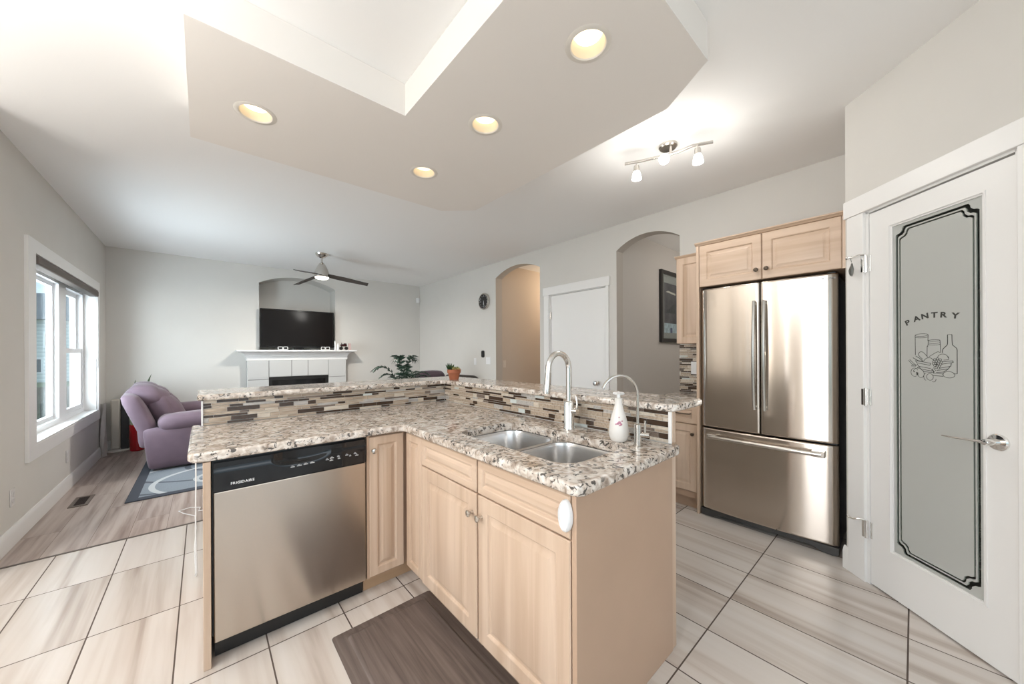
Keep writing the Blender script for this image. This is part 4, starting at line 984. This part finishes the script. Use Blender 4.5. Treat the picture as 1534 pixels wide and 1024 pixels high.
for ang in (-9.46, 110.54, 230.54):
    a = LAM(ang); ca, sa = math.cos(a), math.sin(a); rings = []
    for k in range(9):
        t = k / 8; r = .085 + t * (.62 - .085); w = .052 + .012 * math.sin(PI * min(1, t * 1.2)) - .006 * t; p = LAM(-14); zz_ = 2.392 - .075 * t
        ring = []
        for u, v in ((-1, -.004), (1, -.004), (1, .004), (-1, .004)):
            y = u * w * math.cos(p) - v * math.sin(p); z = zz_ + u * w * math.sin(p) + v * math.cos(p)
            ring.append((FXc + r * ca - y * sa, FYc + r * sa + y * ca, z))
        rings.append(ring)
    m = MB(); m.loops(rings); m.build('blade', BLADE, cf, smooth=20)
area_light('fan_bulb', (FXc, FYc, 2.326), (0, 0, -1), .13, .13, 30, (1.0, .94, .86))

# ------------------------------------------------------------------ recessed lights and the track light
WARMLENS = simple('warm_lens', (.9, .85, .75), .4, emit=(1.0, .84, .60), es=1.5)
CANIN = simple('can_reflector', (.80, .70, .55), .35)
CANTRIM = simple('can_trim', (.72, .68, .62), .4)
lab = ['recessed warm light at the left end of the dropped ceiling', 'recessed warm light nearest the inner corner of the dropped ceiling', 'smallest-looking recessed warm light, toward the far edge of the dropped ceiling', 'largest-looking recessed warm light, at the top of the photo']
def recessed(x, y, label):
    t = thing('recessed_light', (x, y, ZS), label, 'ceiling light', 'recessed lights in the dropped ceiling')
    m = MB(); m.lathe([(.070, .001), (.074, -.004), (.090, -.003), (.094, -.0005), (.070, .001)], (x, y, ZS), 40, cap0=False, cap1=False); m.build('trim_ring', CANTRIM, t)
    m = MB(); m.lathe([(.0715, .0), (.066, .03), (.058, .058), (.0715, .062), (.0715, .0)], (x, y, ZS), 40, cap0=False, cap1=False); m.build('reflector', CANIN, t)
    m = MB(); m.lathe([(.062, .052), (.055, .040), (.030, .032), (.001, .030)], (x, y, ZS), 32); m.build('lens', WARMLENS, t)
    return t
r0 = recessed(*LIGHTS[0], lab[0])
for (x, y), l in zip(LIGHTS[1:], lab[1:]): copy_tree(r0, (x, y, ZS), l)
tk = thing('track_light', (2.40, 1.12, ZC), 'brushed-nickel track light with three lit glass shades on the kitchen ceiling', 'ceiling light')
m = MB(); m.lathe([(.060, 0), (.060, -.016), (.052, -.024), (.001, -.026)], (2.425, 1.118, ZC - .0005), 28); m.build('canopy', NICKEL, tk)
rod = [(2.276, 1.36, 2.615), (2.32, 1.27, 2.612), (2.355, 1.18, 2.612), (2.395, 1.11, 2.615), (2.415, 1.03, 2.618), (2.42, .95, 2.62), (2.478, .850, 2.622)]
m = MB(); m.tube(rod, .007, 10, flat=1.4); m.cyl((2.405, 1.09, 2.68), (2.402, 1.09, 2.615), .009, seg=12); m.build('rod', NICKEL, tk)
GLOW = simple('shade_glow', (.95, .95, .93), .35, emit=(1.0, .97, .91), es=9)
for hx, hy, hz, dx, dy, dz in ((2.312, 1.29, 2.604, .012, .005, -1), (2.385, 1.12, 2.606, -.75, -.30, -.55), (2.425, .925, 2.612, .05, -.02, -1)):
    d = Vector((dx, dy, dz)).normalized(); p = Vector((hx, hy, hz))
    m = MB(); m.cyl(p, p + d * .018, .005, seg=10); m.lathe([(.006, .012), (.017, .018), (.020, .030), (.020, .062), (.017, .066)], p, 18, axis=d); hd = m.build('lamp_head', NICKEL, tk)
    m = MB(); m.lathe([(.020, .060), (.025, .072), (.031, .098), (.033, .112), (.028, .113), (.001, .106)], p, 20, axis=d); m.build('glass_shade', GLOW, hd)
    q = p + d * .155
    point_light('track_bulb', tuple(q), 2.6, (1.0, .97, .92), .03)

# ------------------------------------------------------------------ living room: rug, sofa, plant, corner pieces
m = MB(); m.box(-.505, 1.9, 4.42, 6.15, .0005, .010, bev=.003)
RUG, N_, L_, b_ = newmat('rug_pile')
tc = N_.new('ShaderNodeTexCoord'); sp = N_.new('ShaderNodeSeparateXYZ'); L_.new(tc.outputs['Object'], sp.inputs[0])
MM = lambda op, a, c=None: math_node(N_, L_, op, a, c)
ex = MM('SUBTRACT', 1.2025, MM('ABSOLUTE', MM('SUBTRACT', sp.outputs[0], .6975))); ey = MM('SUBTRACT', .865, MM('ABSOLUTE', MM('SUBTRACT', sp.outputs[1], 5.285)))
edge = MM('LESS_THAN', MM('MINIMUM', ex, ey), .075)
def ringmask(cx, cy, sc, w, asp=1.0):
    dx = MM('SUBTRACT', sp.outputs[0], cx); dy = MM('MULTIPLY', MM('SUBTRACT', sp.outputs[1], cy), asp)
    r = MM('SQRT', MM('ADD', MM('MULTIPLY', dx, dx), MM('MULTIPLY', dy, dy)))
    return MM('LESS_THAN', MM('ABSOLUTE', MM('SUBTRACT', MM('FRACT', MM('MULTIPLY', r, sc)), .5)), w)
big = ringmask(.55, 5.35, 2.2, .055, 1.6); small = ringmask(.10, 4.78, 3.2, .07)
nz = N_.new('ShaderNodeTexNoise'); nz.inputs['Scale'].default_value = 90; L_.new(tc.outputs['Object'], nz.inputs['Vector'])
def mixc(fac, a, c):
    x = N_.new('ShaderNodeMix'); x.data_type = 'RGBA'
    L_.new(fac, x.inputs['Factor'])
    for i, v in ((6, a), (7, c)):
        if isinstance(v, tuple): x.inputs[i].default_value = (*v, 1)
        else: L_.new(v, x.inputs[i])
    return x.outputs[2]
c1 = mixc(nz.outputs['Fac'], (.15, .17, .195), (.23, .255, .285)); c2 = mixc(big, c1, (.075, .085, .105)); c3 = mixc(small, c2, (.42, .43, .44)); c4 = mixc(edge, c3, (.045, .05, .065))
L_.new(c4, b_.inputs['Base Color']); b_.inputs['Roughness'].default_value = .95
tag(m.build('area_rug', RUG, base=ORI), 'grey area rug with swirls and a dark border under the lavender sofa', 'rug')

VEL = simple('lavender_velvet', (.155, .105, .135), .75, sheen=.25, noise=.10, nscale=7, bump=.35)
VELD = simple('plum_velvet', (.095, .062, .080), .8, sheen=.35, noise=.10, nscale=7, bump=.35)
sf = thing('reclining_sofa', (-.05, 6.0, .012), 'lavender reclining loveseat with puffy back cushions seen from its side', 'sofa')
SA = LAM(4); SO = Vector((-.42, 5.36, .012))
def SF(p):
    x, y, z = p; return (SO.x + x * math.cos(SA) - y * math.sin(SA), SO.y + x * math.sin(SA) + y * math.cos(SA), SO.z + z)
def lean(p, k=.36, z0=.42):
    x, y, z = p; return SF((x - max(0, z - z0) * k, y, z))
def base_side(p):
    x, y, z = p; return SF((x - z * .10 * (1 if x < .2 else 0), y, z))
m = MB(); m.rbox((.42, .13, .235), (.44, .13, .222), .05, 7, (.0, .02, .01), base_side); m.build('side_panel', VEL, sf, 60)
m = MB(); m.rbox((.52, .13, .50), (.46, .155, .085), .075, 7, (.01, .01, .02), SF); m.build('armrest', VEL, sf, 60)
m = MB(); m.rbox((.42, 1.21, .235), (.44, .13, .222), .05, 7, (.0, .02, .01), base_side); m.build('side_panel', VEL, sf, 60)
m = MB(); m.rbox((.52, 1.21, .50), (.46, .155, .085), .075, 7, (.01, .01, .02), SF); m.build('armrest', VEL, sf, 60)
m = MB(); m.rbox((-.02, .67, .535), (.075, .62, .29), .06, 8, (.02, .0, .01), lean); m.build('back_frame', VEL, sf, 60)
for k in range(2):
    yy = .465 + .41 * k
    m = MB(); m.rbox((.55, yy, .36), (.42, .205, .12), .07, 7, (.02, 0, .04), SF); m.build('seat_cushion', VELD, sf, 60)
    m = MB(); m.rbox((.16, yy, .57), (.12, .215, .25), .10, 9, (.07, .02, .02), lean); m.build('back_cushion', VEL, sf, 60)
    m = MB(); m.rbox((.11, yy, .775), (.14, .21, .12), .10, 9, (.04, .03, .03), lean); m.build('head_pillow', VEL, sf, 60)
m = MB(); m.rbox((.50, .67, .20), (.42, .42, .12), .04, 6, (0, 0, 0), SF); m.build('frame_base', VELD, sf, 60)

rp_ = thing('planter', (-.655, 6.78, 0), 'glossy red cylindrical planter holding a snake plant behind the sofa', 'planter')
PX, PY = -.655, 6.78
m = MB(); m.lathe([(.062, .0005), (.070, .01), (.075, .33), (.075, .345), (.066, .345), (.064, .30), (.001, .30)], (PX, PY, 0), 30); m.build('pot', simple('red_glaze', (.33, .008, .012), .18), rp_)
m = MB(); m.tube([(PX + .02, PY - .072, .31), (PX + .045, PY - .088, .315), (PX + .035, PY - .092, .34)], .008, 6); m.build('pot_tag', WHITEPL, rp_)
LEAF = simple('snake_leaf', (.045, .075, .03), .4, noise=.4, nscale=14); LEAF2 = simple('pale_leaf', (.30, .36, .20), .45, noise=.2, nscale=14)
def blade_leaf(mb, p0, tip, bend, w, n=9, th=.003):
    p0, tip, bend = Vector(p0), Vector(tip), Vector(bend); rings = []
    side = (tip - p0).cross(Vector((.3, -1, .1))).normalized() if (tip - p0).cross(Vector((.3, -1, .1))).length > 1e-4 else Vector((1, 0, 0))
    for i in range(n):
        t = i / (n - 1); p = p0 * (1 - t) ** 2 + bend * 2 * t * (1 - t) + tip * t * t
        ww = w * (.55 + .45 * math.sin(PI * min(1, t * .9 + .1))) * (1 - t ** 4) + .0006
        nn = side.cross(Vector((0, 0, 1))); nn = nn.normalized() * th if nn.length > 1e-4 else Vector((0, th, 0))
        rings.append([p - side * ww, p - nn, p + side * ww, p + nn])
    mb.loops(rings)
for k, (dx, dy, tx, ty, tz, w, mt_) in enumerate([(-.03, .02, -.02, .05, .93, .020, LEAF), (.04, .03, .13, .06, 1.00, .020, LEAF), (0, -.03, -.10, -.06, .56, .014, LEAF2), (.03, -.04, -.05, -.10, .50, .012, LEAF2), (-.04, .0, -.12, -.02, .60, .016, LEAF2), (.02, .05, .05, .10, .78, .018, LEAF), (-.02, .05, -.06, .09, .70, .018, LEAF)]):
    m = MB(); blade_leaf(m, (PX + dx, PY + dy, .29), (PX + tx, PY + ty, tz), (PX + dx * 1.2 + (tx - dx) * .1, PY + dy, .29 + (tz - .29) * .75), w); m.build('leaf', mt_, rp_, 60)
hp = thing('tower_heater', (-.84, 6.92, 0), 'cream tower with dark sides standing in the corner by the window', 'appliance')
m = MB(); m.box(-.905, -.815, 6.87, 7.00, .03, .68, bev=.02, seg=3); m.build('front_cover', simple('cream_plastic', (.50, .46, .40), .5), hp)
m = MB(); m.box(-.812, -.742, 6.875, 7.005, .02, .685, bev=.006); m.build('side_grille', simple('dark_grille', (.025, .022, .02), .5), hp)
m = MB(); m.lathe([(.105, .001), (.105, .012), (.09, .022), (.03, .028), (.001, .028)], (-.84, 6.91, 0), 30); m.build('foot', simple('pale_foot', (.55, .52, .48), .5), hp)
m = MB(); rings = []
for k in range(9):
    z = .66 - .66 * k / 8; rings.append([(-.935 + .010 * math.cos(a) * (1 + k * .12) + .012 * math.sin(3 * a + k), 6.66 + (.04 + .006 * k) * math.sin(a), max(z, .002)) for a in [2 * PI * i / 20 for i in range(20)]])
m.loops(rings); tag(m.build('hanging_cloth', simple('linen', (.58, .55, .52), .9)), 'pale cloth draped against the window wall beside the cream tower', 'cloth')
vt = thing('floor_register', (-.79, 4.75, 0), 'dark metal floor register in the wood floor under the window', 'floor vent')
m = MB(); m.plate([(-.845, 4.60), (-.735, 4.60), (-.735, 4.89), (-.845, 4.89)], [[(-.822, 4.63), (-.758, 4.63), (-.758, 4.86), (-.822, 4.86)]], .0003, .006); m.build('register_frame', simple('vent_frame', (.14, .11, .09), .5), vt)
m = MB(); m.box(-.822, -.758, 4.63, 4.86, .0004, .001, 0)
for i in range(16): m.box(-.821, -.759, 4.634 + i * .0142, 4.640 + i * .0142, .001, .005, 0)
m.build('louvers', simple('vent_dark', (.035, .022, .018), .5), vt)

# armchair, palm and the dark chair behind the bar
ac = thing('armchair', (3.05, 5.75, 0), 'plum armchair showing its rounded back top behind the bar, left of the terracotta pot', 'armchair')
AO = Vector((3.0, 5.62, 0))
AF = lambda p: (AO.x + p[0], AO.y + p[1], p[2])
m = MB(); m.rbox((0, -.02, .62), (.27, .09, .325), .085, 9, (.03, .02, .02), AF); m.build('backrest', VELD, ac, 60)
m = MB(); m.rbox((0, .33, .34), (.30, .34, .12), .06, 7, (0, 0, .03), AF); m.build('seat', VELD, ac, 60)
for s in (-1, 1):
    m = MB(); m.rbox((s * .36, .28, .34), (.085, .40, .26), .06, 7, (.01, 0, .01), AF); m.build('armrest', VELD, ac, 60)
m = MB(); m.box(AO.x - .38, AO.x + .38, AO.y, AO.y + .62, .02, .12, bev=.02); m.build('base', DARK, ac)
dk = thing('dark_armchair', (3.30, 5.05, 0), 'dark brown armchair mostly hidden behind the terracotta pot and bar', 'armchair')
BRN = simple('brown_leather', (.045, .033, .03), .5)
CO = Vector((3.16, 4.86, 0)); CF = lambda p: (CO.x + p[0], CO.y + p[1] , p[2] - .10 * p[0])
m = MB(); m.rbox((.02, .0, .55), (.30, .10, .365), .08, 8, (.02, .02, .0), CF); m.build('backrest', BRN, dk, 60)
m = MB(); m.rbox((0, .32, .28), (.27, .28, .14), .06, 6, (0, 0, .02), AF if 0 else CF); m.build('seat', BRN, dk, 60)
for s in (-1, 1):
    m = MB(); m.rbox((s * .30, .26, .30), (.05, .34, .24), .04, 6, (0, 0, 0), CF); m.build('armrest', BRN, dk, 60)
pl = thing('potted_palm', (2.24, 5.0, 0), 'dark green leafy plant rising behind the middle of the bar', 'plant')
QX, QY = 2.24, 5.0
m = MB(); m.lathe([(.13, .0005), (.15, .02), (.18, .36), (.185, .40), (.165, .40), (.16, .36), (.001, .36)], (QX, QY, 0), 28); m.build('pot', simple('grey_pot', (.18, .17, .16), .5), pl)
PALM = simple('palm_green', (.018, .045, .028), .4, noise=.4, nscale=12)
R = random.Random(4); 
for k in range(15):
    a = 2 * PI * k / 15 + R.random() * .3; L0 = .28 + .20 * R.random(); up = .50 + .20 * R.random()
    if k % 4 == 0: L0 *= .55; up = .80
    st_ = Vector((QX, QY, .36)); tip = Vector((QX + L0 * math.cos(a), QY + L0 * math.sin(a) * .8, .36 + up)); bd = Vector((QX + L0 * .25 * math.cos(a), QY + L0 * .2 * math.sin(a), .36 + up * 1.30))
    m = MB(); pts = []
    for i in range(12):
        t = i / 11; pts.append(st_ * (1 - t) ** 2 + bd * 2 * t * (1 - t) + tip * t * t)
    m.tube(pts, [.006 - .004 * i / 11 for i in range(12)], 5)
    for i in range(4, 12):
        d = (pts[i] - pts[i - 1]).normalized(); sd_ = d.cross(Vector((0, 0, 1))).normalized(); ln = .085 * math.sin(PI * (i - 3) / 9.5) + .025
        for s in (-1, 1):
            q = pts[i] + sd_ * s * ln + d * ln * .6 - Vector((0, 0, .02)); mid = pts[i] + sd_ * s * ln * .45 + d * ln * .2 + Vector((0, 0, .01))
            n_ = d.cross(sd_).normalized() * .002; w_2 = d * .019
            m.loops([[pts[i] - w_2 * .4, pts[i] + n_, pts[i] + w_2 * .4, pts[i] - n_], [mid - w_2, mid + n_, mid + w_2, mid - n_], [q - w_2 * .1, q + n_ * .3, q + w_2 * .1, q - n_ * .3]])
    m.build('frond', PALM, pl, 60)

# ------------------------------------------------------------------ terracotta pot on the bar
TP = Vector((1.575, 2.53, 1.0465))
tp = thing('terracotta_pot', TP, 'terracotta pot with small succulents on the corner of the granite bar', 'potted plant')
TC = simple('terracotta', (.33, .105, .048), .7, noise=.12, nscale=30)
m = MB(); m.lathe([(.036, 0), (.038, .004), (.050, .055), (.056, .057), (.058, .085), (.052, .085), (.050, .070), (.001, .070)], TP, 30); m.build('pot', TC, tp)
m = MB(); m.lathe([(.050, .070), (.03, .076), (.001, .077)], TP, 20); m.build('soil', simple('soil', (.05, .035, .025), .95), tp)
SUC = [simple('succulent_green', (.16, .24, .07), .5, noise=.2, nscale=40), simple('succulent_yellow', (.45, .36, .13), .5, noise=.2, nscale=40), simple('succulent_dark', (.03, .08, .03), .5)]
for k, (dx, dy, r, z, mt_) in enumerate([(-.028, .02, .036, .06, 2), (.0, -.012, .030, .030, 1), (.026, .006, .028, .034, 0), (.022, -.025, .022, .024, 1), (-.012, .028, .030, .045, 0)]):
    c = TP + Vector((dx, dy, .074)); m = MB()
    n_ = 11
    for i in range(n_):
        a = 2 * PI * i / n_ + k; q = .55 if i % 2 else 1.0
        blade_leaf(m, c, c + Vector((r * math.cos(a) * q, r * math.sin(a) * q, z * (1.25 - .4 * q))), c + Vector((r * .5 * math.cos(a) * q, r * .5 * math.sin(a) * q, z * .25)), .0065 if mt_ != 2 else .009, 6, .002)
    m.build('succulent', SUC[mt_], tp, 60)

# ------------------------------------------------------------------ wall pieces: clock, thermostat, sensor, picture
wc = thing('wall_clock', (XR, 4.68, 2.11), 'round black-faced clock with a silver rim on the right wall', 'clock')
fW = frame_map((XR, 4.68, 2.115), (0, -1, 0), (0, 0, 1), (-1, 0, 0))
m = MB(); m.lathe([(.120, .0005), (.135, .004), (.135, .040), (.128, .048), (.116, .046), (.114, .030), (.110, .028)], fW(0, 0, 0), 40, axis=(-1, 0, 0), cap1=False); m.build('rim', NICKEL, wc)
m = MB(); m.cyl(fW(0, 0, .026), fW(0, 0, .030), .113, seg=36); m.build('dial', BLACK, wc)
m = MB()
for k in range(12):
    a = 2 * PI * k / 12; ca, sa = math.cos(a), math.sin(a); l0 = .078 if k % 3 == 0 else .088
    m.box(-.004, .004, l0, .102, .030, .032, f=lambda u, v, w, ca=ca, sa=sa: fW(u * ca - v * sa, u * sa + v * ca, w))
m.build('hour_marks', simple('pale_grey', (.5, .5, .5), .5), wc)
for l, wd, a in ((.062, .007, 172), (.088, .005, 188)):
    ca, sa = math.cos(LAM(a)), math.sin(LAM(a)); m = MB(); m.box(-wd / 2, wd / 2, -.012, l, .033, .0345, f=lambda u, v, w, ca=ca, sa=sa: fW(u * ca - v * sa, u * sa + v * ca, w)); m.build('hand', WHITETXT, wc)
th = thing('thermostat', (XR, 4.72, 1.247), 'small black wall thermostat between the clock and the bar top', 'thermostat')
fT = frame_map((XR, 4.735, 1.247), (0, -1, 0), (0, 0, 1), (-1, 0, 0))
m = MB(); m.plate(rrect(-.030, .030, -.058, .058, .026, 5), [], .0005, .024, fT); m.build('housing', BLACK, th)
m = MB(); m.plate(rrect(-.018, .018, .010, .045, .008, 4), [], .024, .025, fT); m.build('display', BLACKG, th)
m = MB(); m.rbox((3.466, YF - .028, 2.39), (.034, .026, .055), .014, 5); tag(m.build('motion_sensor', WHITEPL, smooth=60), 'small white motion sensor high in the far right corner', 'sensor')
pc = thing('framed_picture', (5.0, A1[1], 1.4), 'black-framed dark picture on the entry wall beyond the right arch', 'picture')
pc.location = (5.0, A2[1] + .01, 1.40); WM[pc.name] = Matrix.Translation(pc.location)
fP = lambda u, v, w: (u, A2[1] + .0115 - w, v)
PX0, PX1, PZ0, PZ1 = 4.555, 5.30, 1.40, 2.365
m = MB(); m.plate([(PX0, PZ0), (PX1, PZ0), (PX1, PZ1), (PX0, PZ1)], [[(PX0 + .05, PZ0 + .05), (PX1 - .05, PZ0 + .05), (PX1 - .05, PZ1 - .05), (PX0 + .05, PZ1 - .05)]], 0, .035, fP); m.build('frame', simple('black_frame', (.015, .014, .013), .3), pc)
m = MB(); m.plate([(PX0 + .048, PZ0 + .048), (PX1 - .048, PZ0 + .048), (PX1 - .048, PZ1 - .048), (PX0 + .048, PZ1 - .048)], [[(PX0 + .115, PZ0 + .13), (PX1 - .115, PZ0 + .13), (PX1 - .115, PZ1 - .16), (PX0 + .115, PZ1 - .16)]], .002, .014, fP); m.build('mat_board', simple('grey_mat', (.36, .33, .30), .8), pc)
m = MB(); m.box(PX0 + .11, PX1 - .11, .004, .008, PZ0 + .12, PZ1 - .15, 0, f=lambda u, w, v: fP(u, v, w))
b4 = [PX0 + .12, PX1 - .12]
m.plate([(b4[0], 1.525), (b4[1], 1.525), (b4[1], 1.66), (b4[0], 1.66)], [], .008, .009, fP, 1)
m.plate([(4.73, 1.80), (5.02, 1.80), (5.02, 1.95), (4.96, 1.93)], [], .008, .0092, fP, 2)
m.plate([(4.73, 2.085), (5.02, 2.06), (5.02, 2.085), (4.80, 2.105)], [], .008, .0092, fP, 3)
m.plate([(4.86, 1.53), (4.92, 1.53), (4.92, 1.60), (4.86, 1.60)], [], .009, .0095, fP, 4)
m.build('print', [simple('print_dusk', (.085, .068, .075), .5, noise=.7, nscale=5), simple('print_pale', (.46, .52, .56), .5, noise=.3, nscale=18), BLACK, simple('print_light', (.70, .62, .52), .5), simple('print_blue', (.10, .10, .20), .5)], pc)
m = MB(); m.box(PX0 + .05, PX1 - .05, .020, .022, PZ0 + .05, PZ1 - .05, f=lambda u, w, v: fP(u, v, w)); m.build('glazing', WINGLASS, pc)
